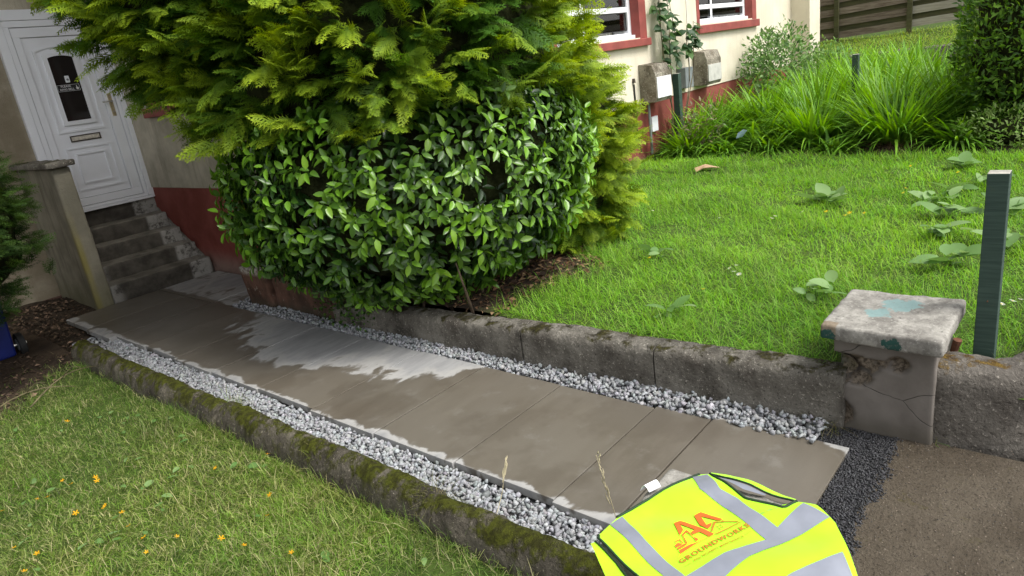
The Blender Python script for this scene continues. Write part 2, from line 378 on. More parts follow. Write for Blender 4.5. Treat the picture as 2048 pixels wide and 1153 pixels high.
def mk_oldtar():
    t = NT('old mossy tarmac'); n1 = t.noise(2.6, 5, .6); v = t.vor(170); n2 = t.noise(120, 4, .7); n3 = t.noise(7, 6, .7)
    c = t.mix(t.ramp(n1, .3, .7), (.085, .067, .046), (.145, .120, .088)); c = t.mix(t.ramp(n2, .62, .72, 0, .5), c, (.24, .21, .17)); c = t.mix(t.ramp(n2, .45, .35, 0, .8), c, (.028, .022, .016))
    c = t.mix(t.ramp(n3, .58, .70, 0, .6), c, (.095, .082, .022))
    nn = t.bump(n2, 1., .012); nn = t.bump(t.noise(45, 5, .7), .9, .02, nn)
    return t.fin(c, .92, nn, .25)
M['oldtar'] = mk_oldtar()
M['newtar'] = simple('fresh tarmac', (.018, .018, .020), .6, .5, 90, 160, .8, .006, .4)
def mk_stone(name, rough=.75, spec=.35, b=.25):
    t = NT(name); a = t.n('ShaderNodeVertexColor'); a.layer_name = 'col'; n1 = t.noise(120, 4, .65)
    return t.fin(t.mix(t.ramp(n1, .55, .8, 0, .2), a.outputs[0], (.5, .5, .5)), rough, t.bump(n1, b, .002), spec)
M['gravel'] = mk_stone('grey limestone chippings', .85, .2, .15); M['chips'] = mk_stone('bitumen chips', .45, .5, .1)
M['litter'] = mk_stone('dead leaves', .9, .1, .1)
def mk_soil(name, a, b, sc=9):
    t = NT(name); n1 = t.noise(sc, 6, .7); n2 = t.noise(75, 5, .75)
    c = t.mix(t.ramp(n1, .3, .7), a, b); c = t.mix(t.ramp(n2, .62, .72, 0, .5), c, tuple(v*2.2 for v in b))
    return t.fin(c, .95, t.bump(n2, .8, .015, t.bump(n1, .6, .03)), .15)
M['soil'] = mk_soil('dark garden soil', (.022, .017, .012), (.065, .048, .033))
M['earth'] = mk_soil('ground earth', (.05, .045, .03), (.10, .085, .055))
def mk_lawnbase():
    t = NT('lawn thatch'); n1 = t.noise(3, 5, .6); n2 = t.noise(60, 4, .7)
    c = t.mix(t.ramp(n1, .3, .7), (.040, .075, .013), (.065, .105, .019)); c = t.mix(t.ramp(n2, .5, .7, 0, .6), c, (.08, .075, .032)); c = t.mix(t.ramp(n2, .4, .3, 0, .6), c, (.03, .035, .012))
    a = t.n('ShaderNodeVertexColor'); a.layer_name = 'bare'
    c = t.mix(a.outputs[0], c, t.mix(t.ramp(n1, .3, .7), (.030, .022, .016), (.080, .057, .038)))
    return t.fin(c, .95, t.bump(n2, .7, .02), .15)
M['lawn'] = mk_lawnbase()
M['grass'] = foliage('grass blades', .55, .3, .40)
M['conifer'] = foliage('golden cypress foliage', .6, .25, .36)
M['camellia'] = foliage('glossy camellia leaf', .34, .45, .22, .10)
M['leaf'] = foliage('matt leaf', .5, .35, .32)
M['petal'] = foliage('flower petal', .6, .2, .3)
def mk_bark(): 
    t = NT('bark'); n1 = t.noise(18, 6, .7)
    return t.fin(t.mix(t.ramp(n1, .3, .7), (.045, .032, .022), (.15, .11, .075)), .9, t.bump(n1, .8, .01), .2)
M['bark'] = mk_bark()
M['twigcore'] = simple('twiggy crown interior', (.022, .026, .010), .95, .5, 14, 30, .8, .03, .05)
M['stem'] = simple('green brown stem', (.12, .10, .05), .7, .4, 20)
def mk_wood(name, a, b, green=.3):
    t = NT(name); mp = t.n('ShaderNodeMapping'); mp.inputs['Scale'].default_value = (14, 1.0, 14); t.l(t.tc.outputs['Object'], mp.inputs[0])
    g = t.noise(2.2, 6, .7, mp.outputs[0]); n1 = t.noise(2.2, 5, .6); oi = t.n('ShaderNodeObjectInfo')
    c = t.mix(t.ramp(g, .3, .7), a, b); c = t.mix(t.ramp(n1, .5, .75, 0, green), c, (.13, .13, .045)); c = t.mix(t.math('MULTIPLY', oi.outputs['Random'], .35), c, tuple(v*.6 for v in a))
    return t.fin(c, .9, t.bump(g, .5, .006), .2)
M['woodbrown'] = mk_wood('peeling brown fence board', (.115, .082, .064), (.30, .25, .20)); M['woodgrey'] = mk_wood('silvered fence board', (.27, .245, .20), (.42, .39, .33), .2)
M['woodgreen'] = mk_wood('algae covered board', (.055, .056, .028), (.105, .10, .05), .5)
def mk_post():
    t = NT('worn green post paint'); mp = t.n('ShaderNodeMapping'); mp.inputs['Scale'].default_value = (3, 3, 60); t.l(t.tc.outputs['Object'], mp.inputs[0])
    rib = t.noise(1.2, 4, .6, mp.outputs[0]); n1 = t.noise(7, 6, .65); g = t.n('ShaderNodeNewGeometry'); nz = t.xyz(g.outputs['Normal'])[2]
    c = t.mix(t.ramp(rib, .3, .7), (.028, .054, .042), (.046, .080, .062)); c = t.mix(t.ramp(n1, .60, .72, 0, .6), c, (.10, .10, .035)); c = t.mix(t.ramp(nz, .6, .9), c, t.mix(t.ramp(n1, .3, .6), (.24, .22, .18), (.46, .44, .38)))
    return t.fin(c, .7, t.bump(rib, .5, .004), .35)
M['post'] = mk_post()
M['meter'] = mk_moss('stained meter box', (.15, .125, .09), (.36, .33, .27), (.05, .042, .025), -.04, 45)
M['meterpale'] = simple('pale meter box door', (.50, .49, .45), .6, .15, 9, 40, .15)
M['greybox'] = simple('grey plastic box', (.22, .24, .25), .5, .1)
M['bin'] = simple('blue bin plastic', (.012, .022, .17), .4, .15, 6, 60, .06)
M['fabric'] = None
def mk_fabric():
    t = NT('fluorescent yellow polyester'); n1 = t.noise(5, 3); wv = t.noise(420, 2)
    c = t.mix(t.ramp(n1, .3, .7), (.35, .78, .010), (.41, .82, .014))
    t.fin(c, .7, t.bump(wv, .15, .001), .2); t.b.inputs['Sheen Weight'].default_value = .2; return t.m
M['fabric'] = mk_fabric()
M['band'] = simple('silver reflective tape', (.20, .215, .255), .42, .07, 14, 300, .1, .001, .5)
M['trim'] = simple('dark green binding', (.012, .035, .012), .7)
M['orange'] = simple('orange vest print', (.72, .11, .012), .7, .05)
M['ochre'] = simple('ochre vest print', (.42, .16, .008), .7, .05)
M['paper'] = simple('white care label', (.78, .79, .82), .7, .03)
M['cardboard'] = simple('brown cardboard', (.40, .27, .16), .85, .2, 14)
M['blueplastic'] = simple('pale blue wrapper', (.50, .60, .92), .4, .15, 20)
M['rust'] = simple('rusty iron', (.13, .055, .028), .85, .5, 25, 80, .5)
M['slatewood'] = simple('rotten timber', (.14, .115, .06), .95, .5, 20, 50, .6, .01)

# ------------------------------------------------------------------ terrain heights
def zr(x, y):
    """right garden: lawn, bed, terrace"""
    x = np.asarray(x, float); y = np.asarray(y, float)
    z = np.interp(x, [2.9, 3.3, 5.5, 9.0, 12., 15.9, 16.0, 18., 40.], [.20, .225, .20, .14, .34, .66, .93, 1.22, 1.5])
    z = z - np.clip(y - 3.0, 0, 3) * .03 * (x < 8) + .012 * np.sin(x * 2.3 + y * 1.7) + .008 * np.sin(x * 5.1 - y * 4.3)
    z = z - .10 * np.clip((y - 4.2) / 1.5, 0, 1) * np.clip((4.2 - x) / 1.0, 0, 1)
    return z
def zl(x, y):
    x = np.asarray(x, float); y = np.asarray(y, float)
    return -.10 + .010 * np.sin(x * 3.1 + y * 2.2) + .007 * np.sin(x * 7 - y * 5) + np.clip((y - 5.8) / 1.2, 0, 1) * .07
def terrain(name, x0, x1, y0, y1, step, fz, mat, kind='structure', bare=None, label=None):
    nx = max(2, int((x1-x0)/step)); ny = max(2, int((y1-y0)/step))
    X, Y = np.meshgrid(np.linspace(x0, x1, nx), np.linspace(y0, y1, ny), indexing='ij'); X = X.ravel(); Y = Y.ravel()
    V = np.stack([X, Y, fz(X, Y)], 1); V[:, 2] += .006 * fbm(V, 4, 2)
    i, k = np.meshgrid(np.arange(nx-1), np.arange(ny-1), indexing='ij'); a = (i*ny + k).ravel()
    me = np_mesh(name, V, [np.stack([a, a+ny, a+ny+1, a+1], 1)], mat, smooth=True)
    c = np.zeros((len(V), 4), np.float32); c[:, 3] = 1
    if bare is not None: c[:, :3] = bare(X, Y)[:, None]
    at = me.color_attributes.new('bare', 'FLOAT_COLOR', 'POINT'); at.data.foreach_set('color', c.ravel())
    return tag(link(name, me), label, kind=kind)
def bush_bare(x, y):
    d = np.hypot((x - 3.62) / 1.22, (y - 4.0) / 1.22) + .12 * np.sin(5*x) * np.sin(4*y)
    a = np.clip((1.0 - d) / .18, 0, 1)
    return np.maximum(a, np.clip((x - 8.9) / .4, 0, 1))
def left_bare(x, y):
    return np.clip((y + .25*np.sin(3*x) - 5.75 + .5*np.clip(1.1 - x, 0, 1)) / .4, 0, 1)

MBx = MB()
g_ = MB().box(-150, 150, -150, 150, -.6, -.35).build('ground', M['earth']); tag(g_, kind='structure')
terrain('lawn', 3.06, 9.3, .10, 5.32, .08, zr, M['lawn'], bare=bush_bare)
terrain('planting_bed', 9.28, 16.02, -2, 5.32, .15, zr, M['soil'])
terrain('upper_lawn', 16.0, 40, -14, 14, .4, zr, M['lawn'])
terrain('front_lawn', -6, 1.52, .5, 9.0, .08, zl, M['lawn'], bare=left_bare)
terrain('soil_strip', 1.35, 2.16, 6.35, 8.78, .05, lambda x, y: -.075 + .02*np.sin(9*x+3*y)*np.sin(7*y) + np.clip((y-7.4), 0, 1)*.07 - np.clip(1.55-x, 0, .2)*.05, M['soil'])
terrain('side_pavement', 2.98, 12, -6, .10, .3, lambda x, y: zr(x, y*0+.1) - .26, M['oldtar'])
tag(MB().box(-20, 2.99, -8, .585, -.3, -.012).build('pavement', M['oldtar']), kind='structure')
tag(MB().box(1.6, 2.97, .586, .90, -.3, -.016).build('tarmac_patch', M['newtar']), kind='structure')
M['dust'] = mk_soil('stone dust', (.12, .12, .12), (.22, .22, .215), 20)
tag(MB().box(1.80, 3.41, 6.451, 7.7, -.4, -.09).build('path_bed', M['soil']), kind='structure')
tag(MB().box(1.53, 3.0, .901, 6.45, -.4, -.062).build('path_bed', M['dust']), kind='structure')

# ------------------------------------------------------------------ path slabs
path = empty('path', (2.3, 4.1, 0)); tag(path, kind='structure')
def slab(x0, x1, y0, y1, dz=0.):
    g = .0036; o = MB().box(x0+g, x1-g, y0+g, y1-g, -.042+dz, dz).build('slab', M['slab'], path, bevel=.0025)
    o.matrix_parent_inverse = o.matrix_parent_inverse @ Matrix.Translation((0, 0, 0)); return o
ys = [.72, 1.335, 1.635, 2.235, 2.835, 3.42, 4.04, 4.655, 5.235, 5.80, 6.37, 6.93, 7.53]
xr = [2.785, 2.75, 2.735, 2.74, 2.745, 2.735, 2.74, 2.735, 2.74, 2.735, 2.715, 2.715]
for i in range(12):
    slab(1.845 - (.05 if i > 9 else 0) - (.012 * math.sin(i*2.1)), xr[i], ys[i], ys[i+1], .0012 * math.sin(i * 1.9))
slab(2.717, 3.39, 6.35, 7.53, .001); slab(2.717, 3.20, 6.04, 6.348, -.003)

# ------------------------------------------------------------------ gravel
def stone_tpl(seed):
    """angular crushed stone: hull of a few random points"""
    r2 = random.Random(seed); bm = bmesh.new(); sx, sy, sz = r2.uniform(.95, 1.3), r2.uniform(.75, 1.0), r2.uniform(.6, .85)
    for k in range(11):
        v = Vector((r2.gauss(0, 1), r2.gauss(0, 1), r2.gauss(0, 1))).normalized() * r2.uniform(.85, 1.1); bm.verts.new((v.x*sx, v.y*sy, v.z*sz))
    h = bmesh.ops.convex_hull(bm, input=bm.verts); bmesh.ops.delete(bm, geom=[v for v in bm.verts if not v.link_faces], context='VERTS'); bmesh.ops.triangulate(bm, faces=bm.faces); bm.verts.index_update()
    V = np.array([v.co[:] for v in bm.verts]); F = np.array([[v.index for v in f.verts] for f in bm.faces]); bm.free(); return V, F
def rot_mats(n, full=True):
    q = rng.normal(size=(n, 4)); q /= np.linalg.norm(q, axis=1)[:, None]; w, x, y, z = q.T
    return np.stack([np.stack([1-2*(y*y+z*z), 2*(x*y-z*w), 2*(x*z+y*w)], 1), np.stack([2*(x*y+z*w), 1-2*(x*x+z*z), 2*(y*z-x*w)], 1), np.stack([2*(x*z-y*w), 2*(y*z+x*w), 1-2*(x*x+y*y)], 1)], 1)
def scatter(tpls, which, mats, pos, c0, c1=None):
    """tpls: list of (V,F[,w]); mats (n,3,3) already scaled; returns V,F list,col"""
    Vs, Fs, Cs, off = [], {}, [], 0
    for k, tp in enumerate(tpls):
        idx = np.nonzero(which == k)[0]
        if not len(idx): continue
        V0 = tp[0]; w = tp[2] if len(tp) > 2 else np.zeros(len(V0)); n = len(V0)
        V = np.einsum('nij,vj->nvi', mats[idx], V0) + pos[idx][:, None, :]
        c = c0[idx][:, None, :] if c1 is None else c0[idx][:, None, :] * (1 - w[None, :, None]) + c1[idx][:, None, :] * w[None, :, None]
        Cs.append(np.broadcast_to(c, (len(idx), n, 3)).reshape(-1, 3)); Vs.append(V.reshape(-1, 3))
        for F0 in (tp[1] if isinstance(tp[1], list) else [tp[1]]):
            F = (F0[None] + (off + np.arange(len(idx)) * n)[:, None, None]).reshape(-1, F0.shape[1]); Fs.setdefault(F0.shape[1], []).append(F)
        off += len(idx) * n
    return np.concatenate(Vs), [np.concatenate(f) for f in Fs.values()], np.concatenate(Cs)
stones = [stone_tpl(k) for k in range(10)]
_o = np.array([(1, 0, 0), (-1, 0, 0), (0, 1, 0), (0, -1, 0), (0, 0, 1), (0, 0, -1)], float); _f = np.array([(0, 2, 4), (2, 1, 4), (1, 3, 4), (3, 0, 4), (2, 0, 5), (1, 2, 5), (3, 1, 5), (0, 3, 5)])
chips = [(_o * rng.uniform(.6, 1.2, (6, 1)) * np.array([1, .8, .7]), _f) for k in range(10)]
def gravel(name, pts, size, label, col=(.29, .297, .305), mat='gravel', var=.17):
    n = len(pts); s = size * rng.uniform(.65, 1.3, n); m = rot_mats(n) * s[:, None, None]
    b = np.clip(rng.normal(1, var, n), .3, 1.8)[:, None] * np.array(col)[None] * (1 + rng.normal(0, .025, (n, 3)))
    V, F, C = scatter(stones if size > .01 else chips, rng.integers(0, 10, n), m, pts, b)
    return tag(link(name, np_mesh(name, V, F, M[mat], col=C)), label, kind='stuff')
def strip(n, fx0, fx1, y0, y1, z0, z1):
    y = rng.uniform(y0, y1, n); a, b = fx0(y), fx1(y); x = a + (b-a) * rng.random(n); z = rng.uniform(z0, z1, n)
    return np.stack([x, y, z], 1)
P_ = np.concatenate([strip(5900, lambda y: 1.655 + 0*y, lambda y: 1.838 + 0*y, 1.0, 6.35, -.050, -.020), strip(260, lambda y: 1.60+0*y, lambda y: 1.80 + 0*y, 6.2, 6.75, -.06, -.04)])
gravel('gravel', P_, .0145, 'loose grey gravel strip beside the mossy kerb')
P_ = np.concatenate([strip(5400, lambda y: 2.745 + 0*y, lambda y: np.interp(y, [.85, 2.6, 4.4, 6], [2.93, 2.87, 2.84, 2.90]), .86, 5.75, -.04, .016), strip(240, lambda y: 2.73+0*y, lambda y: 2.93+0*y, 5.6, 6.03, -.04, .005)])
P_[:, 2] += np.clip((P_[:, 0] - 2.75) / .15, 0, 1) * .018
gravel('gravel', P_, .0150, 'loose grey gravel strip along the lawn retaining kerb')
P_ = np.concatenate([strip(10500, lambda y: 1.66+0*y, lambda y: 2.96+0*y, .52, .722, -.018, -.010), strip(1600, lambda y: 2.78+0*y, lambda y: 2.96+0*y, .70, .86, -.018, -.008)])
P_[:, 2] += np.where(P_[:, 1] < .59, .004, 0); P_ = P_[P_[:, 1] > .553 + .012*np.sin(P_[:, 0]*14) + .012*np.sin(P_[:, 0]*37) + rng.normal(0, .008, len(P_)) + .10*np.clip(P_[:, 0]-2.8, 0, 1)]
gravel('tarmac_chips', P_, .0062, 'fine black tarmac chippings at the end of the slab path', (.030, .030, .033), 'chips', .5)

n_ = 9000; x = rng.uniform(1.6, 3.3, n_); y = rng.uniform(-.5, .56, n_); k = (x < 3.0 - np.clip(.45-y, 0, .3)*-.25) & (rng.random(n_) < .45 + .6*np.clip(fbm(np.stack([x, y, 0*x], 1), 2.2, 3), -.5, 1)); x, y = x[k], y[k]
gravel('pavement_grit', np.stack([x, y, -.012 + 0*x], 1), .0042, 'brown grit and loose specks on the old tarmac', (.10, .080, .058), 'chips', .65)
# ------------------------------------------------------------------ kerbs, walls, piers
kl = empty('mossy_kerb', (1.585, 3.7, -.1), 'low rounded concrete kerb covered in yellow green moss', 'kerb')
for a, b in ((.96, 2.09), (2.10, 3.92), (3.935, 6.42)):
    sweep('kerb_stone', dense([(1.578 + .012*math.sin(a), a, 0), (1.578 + .012*math.sin(b*2), b, .0)], .018), [(-.10, -.35)] + [(-.095*math.cos(math.pi*k/22), -.13 + .185*math.sin(math.pi*k/22)**.75) for k in range(23)] + [(.10, -.35)], M['kerbL'], kl, .014, 7)
kr = empty('retaining_kerb', (2.98, 2.6, 0), 'weathered grey concrete kerb holding back the raised lawn', 'kerb')
for a, b, za, zb, xa, xb in ((.80, 1.715, .255, .25, 3.03, 2.985), (1.725, 2.60, .25, .245, 2.985, 2.945), (2.61, 4.52, .24, .17, 2.945, 2.925)):
    sweep('kerb_stone', dense([(xa, a, za-.10), (xb, b, zb-.10)], .018), arc_profile(.19, .10, -.5, sq=.5), M['kerbR'], kr, .010, 7)
lw = empty('low_wall', (3.1, 5.2, 0), 'broken low wall block with flaking red paint at the house corner', 'wall')
def dent_red(P, N):
    d = np.linalg.norm((P - np.array([2.88, 5.42, .15])) / np.array([.05, .09, .035]), axis=1)
    return P - N * (np.clip(1 - d, 0, 1) * .035)[:, None]
rough_box('wall_block', (2.86, 3.40, 5.43, 5.83, -.3, .375), M['redblock'], lw, .035, .010, 8, .02, dent_red, lambda c: Vector((c.x - (.05 if c.z > .2 and c.x < 3 else 0), c.y + (.03 if c.z > .2 and c.y > 5.7 else 0), c.z)))
rough_box('wall_block', (2.865, 3.10, 4.50, 5.42, -.3, .30), M['redblock'], lw, .04, .010, 8, .02, None, lambda c: Vector((c.x, c.y, c.z - (.08 if c.z > .2 and c.y < 4.8 else 0))))
tl = MB()
for k in range(7): tl.box(2.87+.07*k, 2.93+.07*k, 5.50+.02*random.random(), 5.80+.04*random.random(), .378+.004*(k % 2), .398+.012*random.random())
tl.build('rotten_timber', M['slatewood'], lw, bevel=.004)

fw = empty('boundary_wall', (3.1, .3, 0), 'low rounded grey rendered wall curving past the broken gate pier', 'wall')
pts = [(3.10, .47, .22), (3.115, .36, .215), (3.14, .25, .20), (3.20, .16, .20), (3.30, .105, .21), (3.45, .075, .22), (3.8, .05, .23), (5, .0, .24), (9, -.2, .24)]
# smooth the corner a little
pp = dense([pts[0], pts[1], pts[2], pts[3], pts[4], pts[5], pts[6]], .03); pp += dense(pts[6:], .15)[1:]
sweep('wall_body', pp[::-1], [(-o, h) for o, h in arc_profile(.21, .13, -.5, sq=.55)][::-1], M['wallR'], fw, .014, 9)

def make_pier(x, y, label, sx=1., sy=1.):
    p = empty('gate_pier', (x, y, 0), label, 'gate pier')
    ch = [((2.965, .79, .30), (.09, .11, .045), .06), ((2.965, .75, .245), (.07, .055, .03), .06), ((2.965, .59, .335), (.07, .04, .03), .05), ((2.965, .67, .325), (.05, .06, .016), .03), ((2.97, .845, .27), (.08, .07, .07), .05), ((2.97, .84, .06), (.06, .07, .06), .04)]
    def dent(P, N):
        out = P.copy()
        for c, r_, dep in ch:
            d = np.linalg.norm((P - np.array(c)) / np.array(r_), axis=1); out -= N * (np.clip(1.25 - d, 0, 1)**.5 * dep * (d < 1.25))[:, None]
        return out
    body = rough_box('pier_body', (2.965, 3.335, .45, .845, -.3, .435), M['pier'], p, .016, .005, 7, .008, dent)
    me = body.data; V = np.array([v.co[:] for v in me.vertices]); w = np.zeros(len(V))
    for c, r_, dep in ch:
        d = np.linalg.norm((V - np.array(c)) / np.array(r_), axis=1); w = np.maximum(w, (d < 1.15) * 1.)
    cc = np.ones((len(V), 4), np.float32); cc[:, :3] = w[:, None]; at = me.color_attributes.new('chip', 'FLOAT_COLOR', 'POINT'); at.data.foreach_set('color', cc.ravel())
    cap_ = rough_box('cap_slab', (2.885, 3.40, .415, .89, .432, .502), M['cap'], p, .018, .006, 12, .012, None, lambda c: Vector((c.x + (.05 if c.y > .7 and c.x < 3 else 0) * .6, c.y, c.z)))
    for o in (body, cap_):
        o.matrix_parent_inverse = Matrix.Translation((-x, -y, 0)); o.location = (x - 2.965*sx, y - .45*sy, 0); o.scale = (sx, sy, 1)
    return p
make_pier(2.965, .45, 'broken grey gate pier with lichen cap slab beside the black tarmac')
make_pier(1.268, .524, 'gate pier mostly hidden under the yellow vest', .854, .962)

# ------------------------------------------------------------------ green posts and rusty stub
def post(name, x, y, z0, z1, w, label, lean=(0, 0)):
    m = MB(); a = w/2; s = .004
    m.box(-a, a, -a, a, z0, z1-.012); m.v = [(vx*(1 if vz < z1-.02 else .96) + lean[0]*(vz-z0), vy*(1 if vz < z1-.02 else .96) + lean[1]*(vz-z0), vz) for vx, vy, vz in m.v]
    o = m.build('post_shaft', M['post'], None, bevel=.003); e = empty(name, (x, y, 0), label, 'post'); o.parent = e
    nl = MB().tube([(-a-.012, 0, z0+(z1-z0)*.42), (a*.2, 0, z0+(z1-z0)*.42)], .0025, 6).build('nail', M['rust']); nl.parent = e
    return e
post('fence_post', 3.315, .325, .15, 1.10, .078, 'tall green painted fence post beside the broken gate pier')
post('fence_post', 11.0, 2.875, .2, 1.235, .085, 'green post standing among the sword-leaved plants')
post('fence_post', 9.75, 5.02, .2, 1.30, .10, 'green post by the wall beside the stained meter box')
m = MB().tube([(3.24, .44, .18), (3.235, .425, .33), (3.23, .415, .375)], [.016, .015, .018], 10); tag(m.build('iron_stub', M['rust'], None), 'short rusty iron stub sticking out behind the gate pier', 'iron stub')

# ------------------------------------------------------------------ house
FY, SX, DY = 5.30, 3.42, 8.75
house = empty('house', (9, 7, 0), 'cream roughcast house with red plinth, white windows and white door', 'house')
PZ = .945
w = MB(); T = .30
def wallY(x0, x1, z0, z1): w.box(x0, x1, FY-.015, FY+T, z0, z1)
W1 = (7.2, 9.235, 1.86, 3.25); W2 = (11.16, 13.36, 1.95, 3.25)
wallY(SX-.015, 16.05, PZ, W1[2]); 
wallY(SX-.015, W1[0], W1[2], 5.6); wallY(W1[0], W1[1], W1[3], 5.6); wallY(W1[1], W2[0], W1[2], 5.6)
wallY(W2[0], W2[1], W1[2], W2[2]); wallY(W2[0], W2[1], W2[3], 5.6); wallY(W2[1], 16.05, W1[2], 5.6)
SW = (6.55, 8.05, 1.84, 3.1)
def wallX(y0, y1, z0, z1): w.box(SX-.015, SX+T, y0, y1, z0, z1)
wallX(FY+T, DY+.3, PZ, SW[2]); wallX(FY+T, SW[0], SW[2], 5.6); wallX(SW[0], SW[1], SW[3], 5.6); wallX(SW[1], DY+.3, SW[2], 5.6)
w.box(-8, 2.355, DY, DY+.3, .0, 5.6); w.box(2.355, SX-.016, DY, DY+.3, 2.975, 5.6)
w.box(15.4, 16.05, 4.91, FY-.016, -.3, 5.6)
w.box(16.05-.3, 16.05, FY+T, 13, -.3, 5.6)
w.build('wall', M['harl'], house)
m = MB(); m.box(SX, 15.4, FY, FY+T-.01, -.5, PZ); m.box(SX, SX+T-.01, FY+T-.01, DY+.3, -.5, PZ); m.box(-8, 2.355, DY+.002, DY+.29, -.5, -.001)
m.build('plinth', M['red'], house)
MB().box(2.40, SX-.002, DY-.02, DY+.3, -.3, .828).build('threshold', M['steps'], house, bevel=.006)
m = MB(); m.add([(-8.3, 4.6, 5.55), (16.4, 4.6, 5.55), (16.4, 9.2, 8.0), (-8.3, 9.2, 8.0), (16.4, 13.6, 5.55), (-8.3, 13.6, 5.55)], [(0, 1, 2, 3), (3, 2, 4, 5), (0, 3, 5), (1, 4, 2), (0, 5, 4, 1)])
m.build('roof', simple('slate roof', (.09, .09, .10), .7), house)
MB().box(SX+.31, 15.7, FY+1.6, FY+1.65, -.3, 5.5).build('inner_wall', M['room'], house)
MB().box(SX+.31, 15.7, FY+.31, FY+1.6, .9, .95).build('inner_floor', M['room'], house)
def frame_rect(x0, x1, z0, z1, t, y0, y1, mb):
    mb.box(x0, x1, y0, y1, z0, z0+t); mb.box(x0, x1, y0, y1, z1-t, z1); mb.box(x0, x0+t, y0, y1, z0+t, z1-t); mb.box(x1-t, x1, y0, y1, z0+t, z1-t)
def window(W, transoms, mulls, sillx, sillz, curtain):
    x0, x1, z0, z1 = W; e = empty('window', (x0, FY, z0)); e.parent = house; e.matrix_parent_inverse = Matrix.Translation((-9, -7, 0))
    def pt(mb, name, mat, bevel=0):
        o = mb.build(name, mat, None, bevel); o.parent = e; o.matrix_parent_inverse = Matrix.Translation((-x0, -FY, -z0)); return o
    yf = FY + .12
    f = MB(); frame_rect(x0+.002, x1-.002, z0+.002, z1-.002, .080, yf+.002, yf+.07, f)
    for zt in transoms: f.box(x0+.078, x1-.078, yf+.003, yf+.067, zt-.035, zt+.035)
    for xm in mulls: f.box(xm-.035, xm+.035, yf+.006, yf+.064, z0+.078, z1-.078)
    pt(f, 'frame', M['white'], .004)
    s = MB()
    zs = [z0+.077] + sorted(transoms) + [z1-.077]; xs = [x0+.077] + sorted(mulls) + [x1-.077]
    for i in range(len(zs)-1):
        for j in range(len(xs)-1):
            a, b, c, d = xs[j]+.036, xs[j+1]-.036, zs[i]+.036, zs[i+1]-.036
            q = MB(); frame_rect(a+.001, b-.001, c+.001, d-.001, .012, yf+.008, yf+.02, q); pt(q, 'gasket', M['rubber'])
            pt(MB().box(a+.012, b-.012, yf+.020, yf+.026, c+.012, d-.012), 'pane', M['glass'])
    pt(MB().box(x0+.007, x1-.007, FY+.06, yf+.001, z0-.0, z0+.05), 'sill_cover', M['white'], .005)
    pt(MB().box(sillx[0], sillx[1], FY-.085, FY+.05, sillz[0], sillz[1]), 'sill', M['redtrim'], .008)
    for ra, rb in ((x0-.10, x0+.006), (x1-.006, x1+.19)): pt(MB().box(ra, rb, FY-.022, yf, z0-.02, z1+.1), 'reveal', M['redtrim'], .004)
    cs = MB(); n = 60
    for (ca, cb, mt) in curtain:
        vs_ = []; 
        for k in range(n+1):
            xx = ca + (cb-ca)*k/n; yy = yf + .07 + .018*math.sin(k*.9)
            vs_ += [(xx, yy, z0-.1), (xx, yy, z1+.1)]
        o = MB().add(vs_, [(2*k, 2*k+2, 2*k+3, 2*k+1) for k in range(n)]); pt(o, 'curtain', M[mt])
    return e
window(W1, [2.26], [8.02], (7.05, 9.43), (1.742, 1.845), [(7.3, 7.9, 'grey_curtain'), (8.12, 8.80, 'curtain'), (8.86, 9.2, 'grey_curtain')])
window(W2, [2.22], [11.93], (11.03, 13.55), (1.80, 1.925), [(11.2, 11.5, 'grey_curtain'), (12.05, 13.2, 'grey_curtain')])
# side window above the path, mostly behind the cypress
e = empty('window', (SX, SW[0], SW[2])); e.parent = house; e.matrix_parent_inverse = Matrix.Translation((-9, -7, 0))
def pt2(mb, name, mat, bevel=0):
    o = mb.build(name, mat, None, bevel); o.parent = e; o.matrix_parent_inverse = Matrix.Translation((-SX, -SW[0], -SW[2])); return o
f = MB(); ya, yb, za, zb = SW; xf = SX + .1
f.box(xf, xf+.07, ya+.002, yb-.002, za+.002, za+.077); f.box(xf, xf+.07, ya+.002, yb-.002, zb-.077, zb-.002); f.box(xf, xf+.07, ya+.002, ya+.077, za+.078, zb-.078); f.box(xf, xf+.07, yb-.077, yb-.002, za+.078, zb-.078); f.box(xf+.003, xf+.067, 7.26, 7.33, za+.078, zb-.078)
pt2(f, 'frame', M['white'], .004); pt2(MB().box(xf+.02, xf+.026, ya+.08, 7.258, za+.08, zb-.08), 'pane', M['glass']); pt2(MB().box(xf+.02, xf+.026, 7.332, yb-.08, za+.08, zb-.08), 'pane', M['glass'])
pt2(MB().box(SX-.085, SX+.09, ya-.1, yb+.12, 1.735, 1.838), 'sill', M['redtrim'], .008)
for ra, rb in ((ya-.1, ya+.006), (yb-.006, yb+.1)): pt2(MB().box(SX-.022, xf, ra, rb, za, zb+.1), 'reveal', M['redtrim'], .004)
# air bricks
def airbrick(face, a, z, wd=.23, h=.13):
    v = empty('air_vent', (SX, a, z) if face == 'x' else (a, FY, z)); v.parent = house; v.matrix_parent_inverse = Matrix.Translation((-9, -7, 0))
    o_ = Vector(v.location)
    def q(mb, name, mat):
        o = mb.build(name, mat); o.parent = v; o.matrix_parent_inverse = Matrix.Translation(-o_)
    b = MB(); (b.box(SX-.003, SX+.01, a, a+wd, z, z+h) if face == 'x' else b.box(a, a+wd, FY-.003, FY+.01, z, z+h)); q(b, 'backing', M['rubber'])
    for k in range(6):
        zz = z + h*(k+.15)/6; b = MB()
        b.box(SX-.012, SX-.0035, a, a+wd, zz, zz+h*.095) if face == 'x' else b.box(a, a+wd, FY-.012, FY-.0035, zz, zz+h*.095); q(b, 'slat', M['redtrim'])
airbrick('x', 6.77, .555); airbrick('y', 8.12, .50)
